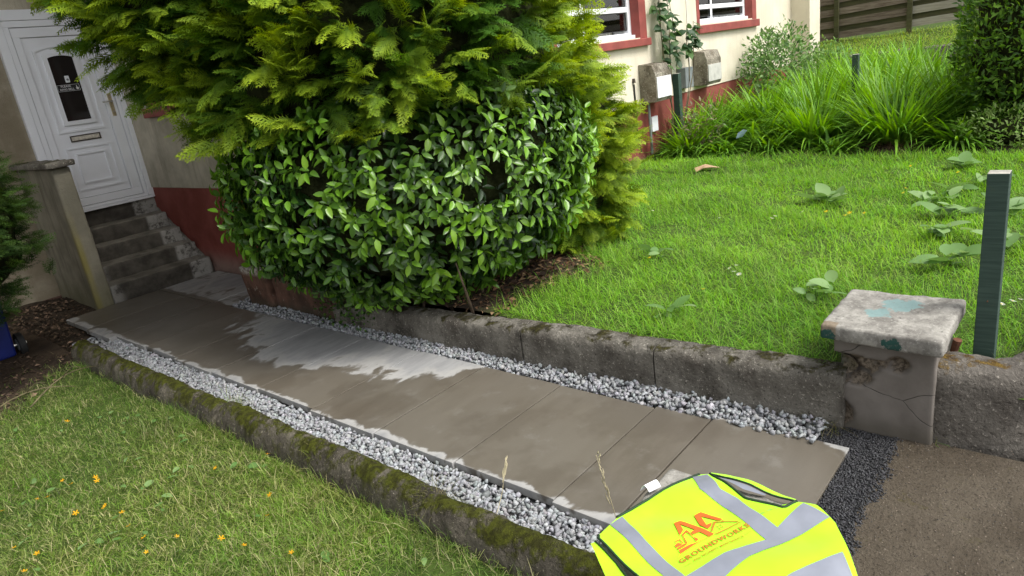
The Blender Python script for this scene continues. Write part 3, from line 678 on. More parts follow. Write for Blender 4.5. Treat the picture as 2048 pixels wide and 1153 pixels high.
# cables and small boxes on the facade
MB().tube([(8.93, FY-.03, 1.24), (8.935, FY-.03, 1.0), (8.94, FY-.02, .5), (9.0, FY-.03, .25)], .012, 6).build('cable', M['rubber'], house)
MB().tube([(8.93, FY-.03, 1.26), (8.93, FY-.03, 1.32)], [.03, .02], 8).build('cable_gland', M['darkmetal'], house)
MB().tube([(10.72, FY-.022, 1.2), (10.70, FY-.022, 3.4)], .007, 6).build('cable', M['whitewall'], house)
MB().tube([(9.22, FY-.08, .2), (9.22, FY-.08, .96)], .02, 8).build('conduit', M['greybox'], house)
MB().box(9.34, 9.52, FY-.05, FY-.002, .50, .72).build('junction_box', M['paper'], house, bevel=.006)
MB().box(10.28, 10.55, FY-.16, FY-.017, 1.02, 1.33).build('junction_box', M['greybox'], house, bevel=.01)
def meterbox(x0, x1, z0, z1, depth, patch):
    mb = empty('meter_box', (x0, FY, z0)); mb.parent = house; mb.matrix_parent_inverse = Matrix.Translation((-9, -7, 0))
    def q(m_, name, mat, bev=.006):
        o = m_.build(name, mat, None, bev); o.parent = mb; o.matrix_parent_inverse = Matrix.Translation((-x0, -FY, -z0)); return o
    yy = FY - .017
    pr = [(yy, z0), (yy-depth*.9, z0), (yy-depth, z0+.12*(z1-z0)), (yy-depth, z1-.25*(z1-z0)), (yy-depth*.80, z1), (yy, z1+.02)]
    m_ = MB(); n = len(pr); m_.add([(x0, a, b) for a, b in pr] + [(x1, a, b) for a, b in pr], [tuple(range(n)), tuple(reversed(range(n, 2*n)))] + [(i, i+n, (i+1) % n + n, (i+1) % n) for i in range(n)])
    q(m_, 'box_body', M['meter'], .008)
    q(MB().box(x0+.02, x1-.02, yy-depth-.012, yy-depth-.001, z0+.10*(z1-z0), z0+patch*(z1-z0)), 'box_door', M['paper'] if patch > .6 else M['meterpale'], .004)
meterbox(9.10, 9.56, .95, 1.47, .27, .66); meterbox(10.83, 11.36, 1.0, 1.52, .25, .60)

# ---- door
door = empty('door', (2.9, DY, .83)); door.parent = house; door.matrix_parent_inverse = Matrix.Translation((-9, -7, 0))
def dp(mb, name, mat, bevel=0, smooth=False):
    o = mb.build(name, mat, None, bevel, smooth); o.parent = door; o.matrix_parent_inverse = Matrix.Translation((-2.9, -DY, -.83)); return o
def nest(x0, x1, z0, z1, X0, X1, Z0, Z1, ya, yb, name):
    f = MB(); f.box(x0, x1, ya, yb, z0, Z0); f.box(x0, x1, ya, yb, Z1, z1); f.box(x0, X0, ya, yb, Z0, Z1); f.box(X1, x1, ya, yb, Z0, Z1); dp(f, name, M['white'], .005)
nest(2.357, 3.418, .832, 2.972, 2.440, 3.352, .862, 2.868, DY-.060, DY+.06, 'frame')
nest(2.442, 3.350, .864, 2.866, 2.496, 3.312, .895, 2.802, DY-.048, DY+.05, 'inner_frame')
nest(2.501, 3.307, .900, 2.797, 2.573, 3.200, .980, 2.700, DY-.034, DY+.05, 'sash_frame')
dp(MB().box(2.577, 3.196, DY-.012, DY+.04, .984, 2.696), 'leaf_panel', M['white'], .002)
dp(MB().box(2.445, 3.348, DY+.0, DY+.03, .866, 2.864), 'gap_shadow_sheet', M['rubber'])  # black sheet added behind the door gaps to draw their shadow lines
def loop_ring(outer, inner, y0, y1):
    n = len(outer); vs_ = [(x, y1, z) for x, z in outer] + [(x, y0, z) for x, z in outer] + [(x, y0, z) for x, z in inner] + [(x, y1, z) for x, z in inner]; fs = []
    for i in range(n):
        j = (i+1) % n
        fs += [(i, j, n+j, n+i), (n+i, n+j, 2*n+j, 2*n+i), (2*n+i, 2*n+j, 3*n+j, 3*n+i)]
    return MB().add(vs_, fs)
def archpoly(x0, x1, z0, z1, rise, n=12):
    return [(x0, z0), (x1, z0)] + [(x1 + (x0-x1)*k/n, z1 + rise*(1-(2*k/n-1)**2)) for k in range(n+1)]
def ring(x0, x1, z0, z1, rise, t, d, name):
    dp(loop_ring(archpoly(x0, x1, z0, z1, rise), archpoly(x0+t, x1-t, z0+t, z1-t*.8, rise), DY-.012-d, DY-.011), name, M['white'], 0)
ring(2.645, 3.13, 1.70, 2.565, .045, .022, .014, 'moulding'); ring(2.718, 3.05, 1.775, 2.515, .022, .042, .024, 'moulding')
ring(2.65, 3.135, 1.06, 1.535, 0, .022, .012, 'moulding'); ring(2.733, 3.05, 1.132, 1.465, 0, .020, .016, 'moulding')
gp = archpoly(2.757, 3.011, 1.818, 2.488, .02); dp(MB().prism(gp, DY-.018, DY-.0125), 'glass', M['doorglass'])
f = MB(); frame_rect(2.733, 3.047, 1.594, 1.662, .011, DY-.026, DY-.0121, f); dp(f, 'letter_plate', M['darkmetal'], .002)
dp(MB().box(2.746, 3.034, DY-.022, DY-.0122, 1.607, 1.649), 'letter_flap', M['aged'], .006)
m = MB().box(3.232, 3.275, DY-.042, DY-.0305, 1.81, 2.06); dp(m, 'handle_plate', M['brass'], .008)
dp(MB().tube([(3.25, DY-.04, 1.972), (3.25, DY-.085, 1.972), (3.225, DY-.09, 1.974), (3.15, DY-.085, 1.972)], .009, 8), 'handle', M['steel'], 0, True)
dp(MB().tube([(3.253, DY-.0415, 1.86), (3.253, DY-.049, 1.86)], .011, 10), 'lock', M['steel'])
dp(MB().box(2.867, 2.912, DY-.034, DY-.019, 2.219, 2.291), 'door_bell', M['white'], .007); dp(MB().tube([(2.889, DY-.035, 2.25), (2.889, DY-.038, 2.25)], .012, 14), 'bell_button', M['greybox'])
dp(MB().box(2.766, 2.994, DY-.0205, DY-.0185, 2.127, 2.203), 'sign', M['print_black'], 0)
def text_mesh(txt, size, width=None, align='CENTER', sp=1.0, bold=.012):
    c = bpy.data.curves.new('t', 'FONT'); c.body = txt; c.size = size; c.align_x = align; c.align_y = 'CENTER'; c.space_character = sp; c.resolution_u = 2; c.offset = size*bold
    o = bpy.data.objects.new('t', c); COL.objects.link(o); dg = bpy.context.evaluated_depsgraph_get(); me = bpy.data.meshes.new_from_object(o.evaluated_get(dg))
    bpy.data.objects.remove(o); V = np.array([v.co[:] for v in me.vertices]); F = [tuple(p.vertices) for p in me.polygons]; bpy.data.meshes.remove(me)
    if width: V[:, 0] *= width / (V[:, 0].max() - V[:, 0].min())
    return V, F
def door_text(txt, cx, cz, width, h, y, name, mat, rot=0):
    V, F = text_mesh(txt, h*1.4, width); ca, sa = math.cos(rot), math.sin(rot)
    dp(MB().add([(cx + x*ca - z_*sa, y, cz + x*sa + z_*ca) for x, z_, _ in V], F), name, mat)
door_text('PLEASE', 2.855, 2.182, .10, .021, DY-.0215, 'lettering', M['print_white']); door_text('RING BELL', 2.862, 2.150, .145, .021, DY-.0215, 'lettering', M['print_white'])
f = MB(); frame_rect(2.770, 2.990, 2.131, 2.199, .0025, DY-.0222, DY-.0206, f); dp(f, 'sign_border', M['print_white'])
hand = [(2.958, 2.142), (2.975, 2.142), (2.980, 2.158), (2.974, 2.166), (2.966, 2.165), (2.965, 2.185), (2.959, 2.185), (2.957, 2.163), (2.950, 2.158)]
dp(MB().prism(hand, DY-.0222, DY-.0206), 'sign_hand', M['print_white'])
door_text('5', 2.862, 2.757, .036, .062, DY-.032, 'house_number', M['print_black'], .35)

# ------------------------------------------------------------------ steps and pillar
st = empty('entrance_steps', (2.85, 8.1, 0), 'worn dark concrete entrance steps with white paint on their ends', 'steps')
for k in range(4):
    y0 = 7.63 + .27*k; z1 = .165*(k+1)
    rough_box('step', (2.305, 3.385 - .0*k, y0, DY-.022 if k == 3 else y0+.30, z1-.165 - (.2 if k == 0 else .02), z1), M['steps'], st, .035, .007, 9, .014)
rough_box('mortar_fillet', (3.383, 3.419, 7.68, 8.72, -.2, .03), M['steps'], st, .05, .008, 12, .006, None, lambda c: Vector((c.x, c.y, c.z + (max(0, (c.y-7.6)*.6) if c.z > 0 else 0))))
pw = empty('pillar_wall', (2.2, 8.2, 0), 'tall harled side wall with overhanging cap stone beside the steps', 'wall')
rough_box('wall_body', (2.14, 2.303, 7.625, DY-.004, -.3, 1.405), M['pillar'], pw, .06, .005, 5, .02)
rough_box('cap_stone', (2.085, 2.345, 7.57, DY-.004, 1.408, 1.465), M['capstone'], pw, .03, .009, 10, .012)

# ------------------------------------------------------------------ far fence, terrace wall, white building
tw = empty('terrace_wall', (16, 2, .7), 'low dark stone wall edging the upper lawn', 'wall')
rough_box('stone_course', (15.82, 16.08, -12, 5.0, .1, .97), M['kerbR'], tw, .12, .02, 4, .03, None, lambda c: Vector((c.x, c.y, c.z + (0.012*(4-c.y) if c.z > .5 else 0))))
fe = empty('board_fence', (18, 2, 1.2), 'weathered horizontal board fence above the upper lawn', 'fence')
def fz_(y): return 1.24 + (5.4 - y) * .035
FX = 18.0
posts = [6.0, 5.12, 3.62, 2.0, .4, -1.3, -3]
for y in posts:
    m = MB().box(FX-.09, FX-.022, y-.05, y+.05, fz_(y)-.3, fz_(y)+1.02); m.build('fence_post', M['woodgreen'], fe, bevel=.004)
for a, b in zip(posts[:-1], posts[1:]):
    grey = a < 3.7
    for k in range(4):
        z0a, z0b = fz_(a) + .02 + .262*k, fz_(b) + .02 + .262*k; hgt = .145 + .012*random.random()
        def board(x0, x1, off, hh, mat):
            m = MB(); j0, j1 = random.uniform(-.012, .012), random.uniform(-.012, .012)
            m.add([(x0, a+.01, z0a+off+j0), (x1, a+.01, z0a+off+j0), (x1, b-.0, z0b+off+j1), (x0, b-.0, z0b+off+j1), (x0, a+.01, z0a+off+hh+j0), (x1, a+.01, z0a+off+hh+j0), (x1, b, z0b+off+hh+j1), (x0, b, z0b+off+hh+j1)],
                  [(0, 3, 2, 1), (4, 5, 6, 7), (0, 1, 5, 4), (1, 2, 6, 5), (2, 3, 7, 6), (3, 0, 4, 7)])
            m.build('board', mat, fe)
        board(FX-.02-.09*(0 if k % 2 else 0), FX, 0, hgt, M['woodgrey'] if grey else M['woodbrown'])
        board(FX+.03, FX+.05, .13, .16, M['woodgreen'])
nb = empty('neighbour_house', (27, 8, 1), 'plain white rendered building behind the board fence', 'building')
MB().box(24, 34, 3.2, 14, .5, 5.5).build('wall', M['whitewall'], nb); m = MB(); m.add([(23.6, 3, 5.4), (34.4, 3, 5.4), (34.4, 14.2, 5.4), (23.6, 14.2, 5.4), (29, 3, 8), (29, 14.2, 8)], [(0, 4, 5, 3), (1, 2, 5, 4), (0, 1, 4), (3, 5, 2), (0, 3, 2, 1)]); m.build('roof', simple('brown tiles', (.12, .07, .05), .8), nb)

# ------------------------------------------------------------------ plants: templates
def leaf_tpl(ns=4, wid=.24, fold=.10, curl=.18, tip=1.0, wave=0.):
    V = []; W = []
    for i in range(ns+1):
        t = i/ns; h = wid * (math.sin(math.pi * min(1, t**.8))**.75 if 0 < t < 1 else 0)
        z = -curl * t*t
        V += [(-h, t, z + fold*h*2), (0, t, z), (h, t, z + fold*h*2)]; W += [t]*3
    F = []
    for i in range(ns):
        a = 3*i; F += [(a, a+1, a+4, a+3), (a+1, a+2, a+5, a+4)]
    return np.array(V), np.array(F), np.array(W)
def blade_tpl(ns, wid, bend, twist=0):
    V = []; W = []; y = z = 0.; ang = math.pi/2 - .12
    for i in range(ns+1):
        t = i/ns; h = wid * (1 - t**1.6) + .0; tw = twist*t
        V += [(-h*math.cos(tw), y, z - h*math.sin(tw)), (h*math.cos(tw), y, z + h*math.sin(tw))] if i < ns else [(0, y, z)]
        W += [t, t] if i < ns else [t]
        ang -= bend/ns; y += math.cos(ang)/ns; z += math.sin(ang)/ns
    q = [(2*i, 2*i+1, 2*i+3, 2*i+2) for i in range(ns-1)]; tr = [(2*(ns-1), 2*(ns-1)+1, 2*ns)]
    return np.array(V), [np.array(q).reshape(-1, 4), np.array(tr)], np.array(W)
def frond_tpl(seed, nb=8, teeth=1):
    """flat spray of a cypress: axis +Y, side twigs in the XY plane, hanging tips"""
    r2 = random.Random(seed); V = []; F = []; W = []
    def tri(a, b, c, wa, wb, wc):
        n = len(V); V.extend([a, b, c]); W.extend([wa, wb, wc]); F.append((n, n+1, n+2))
    def pos(x, y): return (x, y, -.28*y*y - 1.15*x*x + .02*math.sin(9*x+5*y+seed))
    for i in range(nb):
        t = (i + .5)/nb * .95 + .04
        for s in (-1, 1):
            L = (.36 * (1 - t**1.7) + .08) * r2.uniform(.75, 1.2); an = R(r2.uniform(36, 54)); ty = t + r2.uniform(-.02, .02)
            dx, dy = s*math.sin(an), math.cos(an); px, py = -dy, dx; wb = .019 + .010*(1-t)
            tri(pos(-px*wb, ty-py*wb), pos(px*wb, ty+py*wb), pos(dx*L, ty+dy*L), .10+.35*t, .10+.35*t, min(1, .7+.4*t))
            for k in range(teeth):
                q = .40 + .3*k; l2 = L*.5
                for s2 in (-1, 1):
                    a2 = R(40)*s2; ex, ey = dx*math.cos(a2)-dy*math.sin(a2), dx*math.sin(a2)+dy*math.cos(a2); bx, by = dx*L*q, ty+dy*L*q
                    nx, ny = -ey, ex; ww = .017
                    tri(pos(bx-nx*ww, by-ny*ww), pos(bx+nx*ww, by+ny*ww), pos(bx+ex*l2, by+ey*l2), .2+.3*t, .2+.3*t, min(1, .6+.45*t))
    tri(pos(-.016, 0), pos(.016, 0), pos(0, 1.03), 0, 0, 1)
    return np.array(V), np.array(F), np.array(W)
def frames(d, up):
    y = d / np.linalg.norm(d, axis=1)[:, None]; x = np.cross(y, up); nrm = np.linalg.norm(x, axis=1)[:, None]; x = np.where(nrm > 1e-4, x / (nrm + 1e-9), np.array([1., 0, 0])); z = np.cross(x, y)
    return np.stack([x, y, z], 2)
def sph(n):
    v = rng.normal(size=(n, 3)); return v / np.linalg.norm(v, axis=1)[:, None]
CAM = np.array([0, 0, 1.76])

# ------------------------------------------------------------------ grass
bt = [blade_tpl(2, .5, b) for b in (.3, .7, 1.1, 1.6)]
def grass(name, P, hmin, hmax, wid, cols, label, lean=.5, windy=None):
    n = len(P); h = rng.uniform(hmin, hmax, n); az = rng.uniform(0, 2*math.pi, n)
    if windy is not None: az = np.where(rng.random(n) < .5, windy + rng.normal(0, .8, n), az)
    tilt = np.abs(rng.normal(0, lean, n)); ca, sa = np.cos(az), np.sin(az); ct, s_t = np.cos(tilt), np.sin(tilt)
    # local y = heading, z = up ; rotate about x by -tilt
    X = np.stack([-sa, ca, 0*ca], 1); H = np.stack([ca, sa, 0*ca], 1); Z = np.array([0, 0, 1.])[None]
    Y2 = H*ct[:, None] - Z*s_t[:, None]; Z2 = H*s_t[:, None] + Z*ct[:, None]
    pn = fbm(P, .55, 3)[:, None]; pk = fbm(P + 7, 2.1, 3); h = h * np.clip(1 + .55*pk, .45, 1.9)
    w_ = wid * rng.uniform(.6, 1.25, n)
    m = np.stack([X*w_[:, None], Y2*h[:, None], Z2*h[:, None]], 2)
    k = rng.integers(0, len(cols), n); c = np.array(cols)[k] * np.clip(rng.normal(1, .18, (n, 1)), .5, 1.6)
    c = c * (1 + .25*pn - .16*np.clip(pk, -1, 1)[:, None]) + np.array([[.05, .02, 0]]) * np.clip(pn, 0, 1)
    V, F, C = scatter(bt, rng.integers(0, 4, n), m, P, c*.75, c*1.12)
    return tag(link(name, np_mesh(name, V, F, M['grass'], col=np.clip(C, 0, 1))), label, kind='stuff')
def sample_area(n, x0, x1, y0, y1, dens):
    x = rng.uniform(x0, x1, n); y = rng.uniform(y0, y1, n); k = rng.random(n) < dens(x, y); return x[k], y[k]
def dR(x, y):
    d = np.hypot(x, y); base = np.clip((4.2 / d)**1.15, .12, 1); b = bush_bare(x, y); edge = np.clip((x - 3.06) / .03, 0, 1) * np.clip((y - np.interp(x, [3.0, 3.2, 3.5, 9], [.55, .33, .2, .12])) / .03, 0, 1)
    clump = .75 + .35*np.sin(7*x+2*y)*np.sin(6*y-3*x)
    return base * (1 - .97*np.clip(b*1.1, 0, 1)) * edge * clump * ((y < .93) | (x > 3.07)) * ~((x > 2.9) & (x < 3.36) & (y > .42) & (y < .88))
x, y = sample_area(225000, 3.0, 9.25, .12, 5.28, dR)
P = np.stack([x, y, zr(x, y)], 1); hi = np.hypot(x, y)
GR = [(.16, .40, .028), (.20, .45, .036), (.23, .46, .055), (.11, .31, .02), (.29, .46, .09)]
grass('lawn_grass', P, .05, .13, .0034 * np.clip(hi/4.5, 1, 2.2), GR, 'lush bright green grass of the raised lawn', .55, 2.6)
k = fbm(P, 1.5, 2) > .42; k &= rng.random(len(k)) < .16
grass('long_grass', P[k] , .11, .21, .0034, [(.18, .37, .035), (.24, .41, .06), (.30, .41, .11)], 'longer tufts of soft grass scattered over the raised lawn', .4)
x, y = sample_area(330000, -1.3, 1.53, 1.0, 6.6, lambda x, y: np.clip((3.0/np.hypot(x, y))**.9, .2, 1) * (1-.96*left_bare(x, y)) * ((y > 1.3 - .6*(x-1)) | (x > 1.2)) * np.where(x < -.1, .4, 1) * .85 * np.clip(.95 + 1.3*fbm(np.stack([x, y, 0*x], 1), 2.6, 3), .18, 1))
P = np.stack([x, y, zl(x, y)], 1)
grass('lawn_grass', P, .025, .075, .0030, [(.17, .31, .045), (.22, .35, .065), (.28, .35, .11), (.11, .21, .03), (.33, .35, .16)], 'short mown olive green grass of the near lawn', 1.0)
k = rng.random(len(P)) < .37; Q = P[k].copy(); Q[:, 2] += .022 + .015*rng.random(len(Q))
grass('grass_clippings', Q, .03, .10, .0034, [(.24, .31, .07), (.34, .37, .14), (.46, .43, .22), (.06, .085, .022), (.09, .14, .03), (.17, .30, .05)], 'loose cut grass clippings lying on the near lawn', 1.45)
k = (fbm(P, 1.9, 2) > .22) & (rng.random(len(P)) < .30)
grass('long_grass', P[k], .05, .11, .0026, [(.15, .33, .03), (.20, .37, .05)], 'fresh green grass tufts left standing in the near lawn', .7)
edge = rng.random(5200); y = 1.15 + edge*5.1; P = np.stack([1.485 + rng.normal(0, .025, len(y)), y, 0*y], 1); P[:, 2] = zl(P[:, 0], P[:, 1]); P = P[fbm(P, 1.8, 2) > -.25]
grass('edge_grass', P, .05, .12, .0026, [(.12, .25, .03), (.16, .27, .05), (.21, .24, .08)], 'uncut grass growing along the mossy kerb', .5)
x, y = sample_area(16000, 16.1, 18.2, -3, 6, lambda x, y: np.ones_like(x)); grass('upper_grass', np.stack([x, y, zr(x, y)], 1), .05, .13, .011, [(.24, .42, .04), (.30, .46, .07), (.38, .46, .09)], 'pale green rough grass of the upper lawn below the fence', .5)
def tuft(x, y, z, n, h, label, cols, spread=.04, lean=.5):
    P = np.stack([x + rng.normal(0, spread, n), y + rng.normal(0, spread, n), np.full(n, z)], 1); k = rng.integers(0, len(cols), n)
    o = grass('grass_tuft', P, h*.5, h, .0022, cols, label, lean); del o['kind']; o['category'] = 'grass tuft'; return o
DG = [(.13, .25, .03), (.20, .26, .07), (.26, .25, .11)]
tuft(1.64, 3.93, .0, 90, .14, 'green grass tuft in the joint of the mossy kerb near a wet slab', DG); tuft(1.555, 2.95, .01, 40, .10, 'small yellowing grass tuft on top of the mossy kerb', DG, .03)
tuft(1.60, 2.08, .0, 70, .15, 'straw coloured grass tuft in the kerb joint near the vest', [(.28, .26, .12), (.20, .24, .07)], .03); tuft(2.93, .86, .0, 110, .16, 'dry wiry grass tuft at the foot of the broken pier', [(.20, .17, .08), (.15, .16, .05)], .035, .9)
tuft(3.0, .44, -.01, 14, .12, 'few green weed blades in the crack between pier and wall', DG, .012); tuft(3.33, .22, .2, 120, .24, 'wispy pale grass behind the boundary wall', [(.24, .26, .10), (.16, .27, .05)], .07, .6)
tuft(1.40, .99, .35, 0 or 30, .10, 'dry grass wisps sticking out beside the vest neck', [(.40, .38, .20), (.26, .30, .10)], .02, .8)
def stalk(b, t, label):
    b, t = Vector(b), Vector(t); e = empty('grass_stalk', b, label, 'grass stalk'); pts = [b.lerp(t, k/8) + Vector((.012*math.sin(k*.5), 0, 0)) for k in range(9)]
    MB().tube(pts, [.0016]*6+[.0012]*3, 5).build('stem', simple('straw', (.48, .42, .27), .8), e)
    m = MB(); d = (t-b).normalized()
    for k in range(12):
        q = b.lerp(t, .60 + .40*k/11); s = .028*(1-k/16); o = Vector((random.uniform(-1, 1), random.uniform(-1, 1), 0)).normalized()
        m.tube([q, q + d*s + o*.006, q + d*s*1.9 + o*.007], [.0012, .0026, .0004], 5)
    m.build('seed_head', bpy.data.materials['straw'], e)
stalk((1.60, 1.12, .05), (1.50, 1.115, .58), 'single straw coloured grass stalk with seed head beside the vest'); stalk((1.62, 1.75, .03), (1.72, 1.74, .24), 'thin bent grass stalk arching over the kerb gravel')

# ------------------------------------------------------------------ golden cypress
def house_ok(P, m=.05):
    return ~((P[:, 0] > SX - m) & (P[:, 1] > FY - m))
CC = np.array([3.62, 4.20, 1.75]); C2 = np.array([2.78, 4.95, 2.78])
def con_r(d):
    """main crown surface per unit direction"""
    el = d[:, 2]; rh = np.where(el < 0, 1.56 - .16*np.clip(-el, 0, 1), 1.56)
    P = d * np.stack([rh, rh, np.where(el < 0, 1.75, 2.3)], 1)
    return P * (1 + .06*fbm(d*2.2, 1.4, 3)[:, None] + .03*fbm(d*6., 1.5, 2)[:, None])
def con2_r(d): return d * np.array([1.06, 1.06, 1.16]) * (1 + .09*fbm(d*2.4 + 3, 1.4, 3)[:, None])
ct = empty('cypress_tree', (3.6, 4.2, .1), 'large golden green cypress with feathery drooping sprays beside the path', 'conifer')
fr = [frond_tpl(k, 9, 1) for k in range(6)]
def fronds(nb_, per, centre, surf, rlo, rhi, size, cA, cB, keep, tpls, upmix=.1, blen=.42):
    """branch ends spread over the crown surface, each carrying a layered fan of sprays"""
    d = sph(nb_); q = rlo + (rhi-rlo)*rng.random(nb_)**.7; S = surf(d); P = S*q[:, None] + centre
    k = keep(P, d); P, q, S = P[k], q[k], S[k]; n = len(P); nrm = S / np.linalg.norm(S, axis=1)[:, None]
    ax = nrm*np.array([1, 1, .30]) + rng.normal(0, .25, (n, 3)) + np.array([0, 0, upmix]); ax /= np.linalg.norm(ax, axis=1)[:, None]
    up = np.array([0, 0, 1.]) + nrm*.45 + rng.normal(0, .25, (n, 3)); f = frames(ax, up)
    tone_b = np.clip(.42 + .55*fbm(P, 1.1, 2) + 5*(q - .93) + .30*(nrm @ np.array([.75, -.45, .35])) + rng.normal(0, .18, n), 0, 1)  # sunlight put into the colour: sun-facing branches get brighter golden tips
    i = np.repeat(np.arange(n), per); m_ = len(i); t = rng.random(m_)**.8; side = rng.choice([-1., 1.], m_); an = side*rng.uniform(.15, 1.05, m_)*(.35 + .65*t)
    X, Y, Z = f[i, :, 0], f[i, :, 1], f[i, :, 2]; bl = size/.30*blen
    base = P[i] - Y*(t*bl)[:, None] + X*(side*.02*t)[:, None] - Z*(.10*(1-t)**2*bl)[:, None] + rng.normal(0, .012, (m_, 3))
    dr = Y*np.cos(an)[:, None] + X*np.sin(an)[:, None] + rng.normal(0, .10, (m_, 3)) - Z*(.12*rng.random(m_))[:, None]
    g = frames(dr, Z + rng.normal(0, .45, (m_, 3))); sc = size*rng.uniform(.55, 1.15, m_)
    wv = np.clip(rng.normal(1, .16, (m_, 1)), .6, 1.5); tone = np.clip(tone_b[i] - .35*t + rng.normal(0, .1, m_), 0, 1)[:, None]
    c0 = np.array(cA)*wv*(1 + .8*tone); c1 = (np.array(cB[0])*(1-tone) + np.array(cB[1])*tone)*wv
    return scatter(tpls, rng.integers(0, len(tpls), m_), g*sc[:, None, None], base - dr*(sc*.35)[:, None], c0, c1)
def con_keep(P, d): return house_ok(P, .10) & (P[:, 2] > .30) & ((P[:, 2] > 1.55) | (P[:, 0] > 4.0)) & (rng.random(len(P)) < np.where(P[:, 2] > 3.2, .3, 1.) * np.where((d @ np.array([.6, .8, 0])) > .35, .35, 1.))
def con2_keep(P, d): return house_ok(P, .12) & (np.linalg.norm((P-CC)/np.array([1.4, 1.4, 2.2]), axis=1) > .85) & (rng.random(len(P)) < np.where(P[:, 2] > 3.3, .3, 1.) * np.where((d @ np.array([.6, .8, 0])) > .45, .35, 1.))
GA = (.028, .072, .009); GB = [(.085, .215, .015), (.52, .65, .034)]
C3 = np.array([4.74, 3.68, .98])
def con3_r(d): return d * np.array([.80, .80, .95]) * (1 + .08*fbm(d*2.4 + 5, 1.4, 3)[:, None])
def con3_keep(P, d): return (P[:, 2] > .22) & (d @ np.array([-.1, .99, 0]) < .75)
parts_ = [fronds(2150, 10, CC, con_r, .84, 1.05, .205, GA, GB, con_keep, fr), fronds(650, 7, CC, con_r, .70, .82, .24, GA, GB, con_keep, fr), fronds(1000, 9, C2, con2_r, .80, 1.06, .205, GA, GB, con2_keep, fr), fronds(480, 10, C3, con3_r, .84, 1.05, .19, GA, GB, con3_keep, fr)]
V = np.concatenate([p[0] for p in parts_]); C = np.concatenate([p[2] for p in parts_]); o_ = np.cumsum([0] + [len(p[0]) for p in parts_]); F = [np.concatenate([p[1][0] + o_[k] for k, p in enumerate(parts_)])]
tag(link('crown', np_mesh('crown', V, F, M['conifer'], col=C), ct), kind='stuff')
# small stray sprays reaching out left and right
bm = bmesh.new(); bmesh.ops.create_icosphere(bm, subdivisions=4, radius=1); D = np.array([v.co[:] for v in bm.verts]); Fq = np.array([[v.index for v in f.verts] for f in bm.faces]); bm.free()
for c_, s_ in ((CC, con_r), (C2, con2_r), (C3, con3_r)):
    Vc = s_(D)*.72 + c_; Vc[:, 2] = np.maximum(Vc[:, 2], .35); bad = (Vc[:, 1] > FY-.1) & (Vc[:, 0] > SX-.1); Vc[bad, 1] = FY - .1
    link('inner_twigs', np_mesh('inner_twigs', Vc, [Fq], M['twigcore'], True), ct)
tr = MB().tube([(3.60, 4.35, -.1), (3.62, 4.32, .4), (3.58, 4.25, 1.0), (3.6, 4.2, 2.2)], [.16, .12, .11, .06], 12)
tr.build('trunk', M['bark'], ct, 0, True)

# ------------------------------------------------------------------ camellia
CK = np.array([3.31, 3.84, 1.02])
def cam_r(d):
    p = np.abs(d)**2.6; r = (p.sum(1))**(-1/2.6)
    P = d * r[:, None] * np.array([1.32, 1.02, .80]); low = np.clip(-d[:, 2], 0, 1); P[:, :2] *= (1 - .34*low**1.4)[:, None]
    return P * (1 + .06*fbm(d*2.5, 1.5, 3)[:, None])
# turn the box-like crown so that its broad face looks along the path
ca_, sa_ = math.cos(R(-42)), math.sin(R(-42)); RZ = np.array([[ca_, -sa_, 0], [sa_, ca_, 0], [0, 0, 1]])
kt = empty('camellia_bush', (3.4, 3.9, .15), 'dense camellia bush with glossy pointed dark green leaves', 'shrub')
lt = [leaf_tpl(4, .225, .22, c) for c in (.08, .18, .28, -.03)]
nt = 2800; d = sph(nt); dW = d @ RZ.T; d = d[(dW @ np.array([.67, .74, 0]) < .35) | (rng.random(nt) < .25)]; nt = len(d); q = .83 + .2*rng.random(nt)**.7; S = cam_r(d) @ RZ.T; P = S*q[:, None] + CK
# thickened front face
k = house_ok(P) & (P[:, 2] > .24); d, q, S, P = d[k], q[k], S[k], P[k]
nrm = S / np.linalg.norm(S, axis=1)[:, None]
LP, LD, LU, LC, LQ = [], [], [], [], []
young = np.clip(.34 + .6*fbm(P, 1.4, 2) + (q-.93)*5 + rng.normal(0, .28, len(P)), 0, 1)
for i in range(len(P)):
    a0 = random.uniform(0, 6.28); nl = random.randint(5, 7); n_ = Vector(nrm[i]); t1 = n_.cross(Vector((0, 0, 1))).normalized(); t2 = n_.cross(t1)
    for j in range(nl):
        an = a0 + j*2.4; rad = t1*math.cos(an) + t2*math.sin(an); ax = n_*random.uniform(.25, .75) + rad*.9 + Vector((0, 0, -.38)); ax.normalize()
        LP.append(P[i] + np.array(rad)*.010 - np.array(n_)*(.012*j)); LD.append(ax[:]); LU.append((n_*.9 - ax*.2 + Vector((random.gauss(0, .3), random.gauss(0, .3), .45+random.gauss(0, .2))))[:])
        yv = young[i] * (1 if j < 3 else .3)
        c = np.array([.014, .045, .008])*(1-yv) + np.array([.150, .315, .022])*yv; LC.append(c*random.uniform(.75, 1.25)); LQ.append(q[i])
LP = np.array(LP); LD = np.array(LD); LU = np.array(LU); LC = np.array(LC); LQ = np.array(LQ); n = len(LP)
fm = frames(LD, LU); sc = .080*rng.uniform(.7, 1.2, n); wh = rng.integers(0, 4, n)
view = CAM - LP; dist = np.linalg.norm(view, axis=1); face = (fm[:, :, 2]*view/dist[:, None]).sum(1); front = (LQ > .96) & (face > .45) & (LP[:, 2] > .3)
score = np.where(front, sc*face/dist, 0); sel = np.argsort(-score)[:300]; rest = np.ones(n, bool); rest[sel] = False
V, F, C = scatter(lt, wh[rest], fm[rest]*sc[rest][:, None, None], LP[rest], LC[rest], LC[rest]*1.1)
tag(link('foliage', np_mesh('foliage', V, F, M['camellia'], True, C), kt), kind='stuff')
tones = [(.05, .12, .013), (.085, .18, .015), (.125, .245, .018), (.165, .31, .022)]
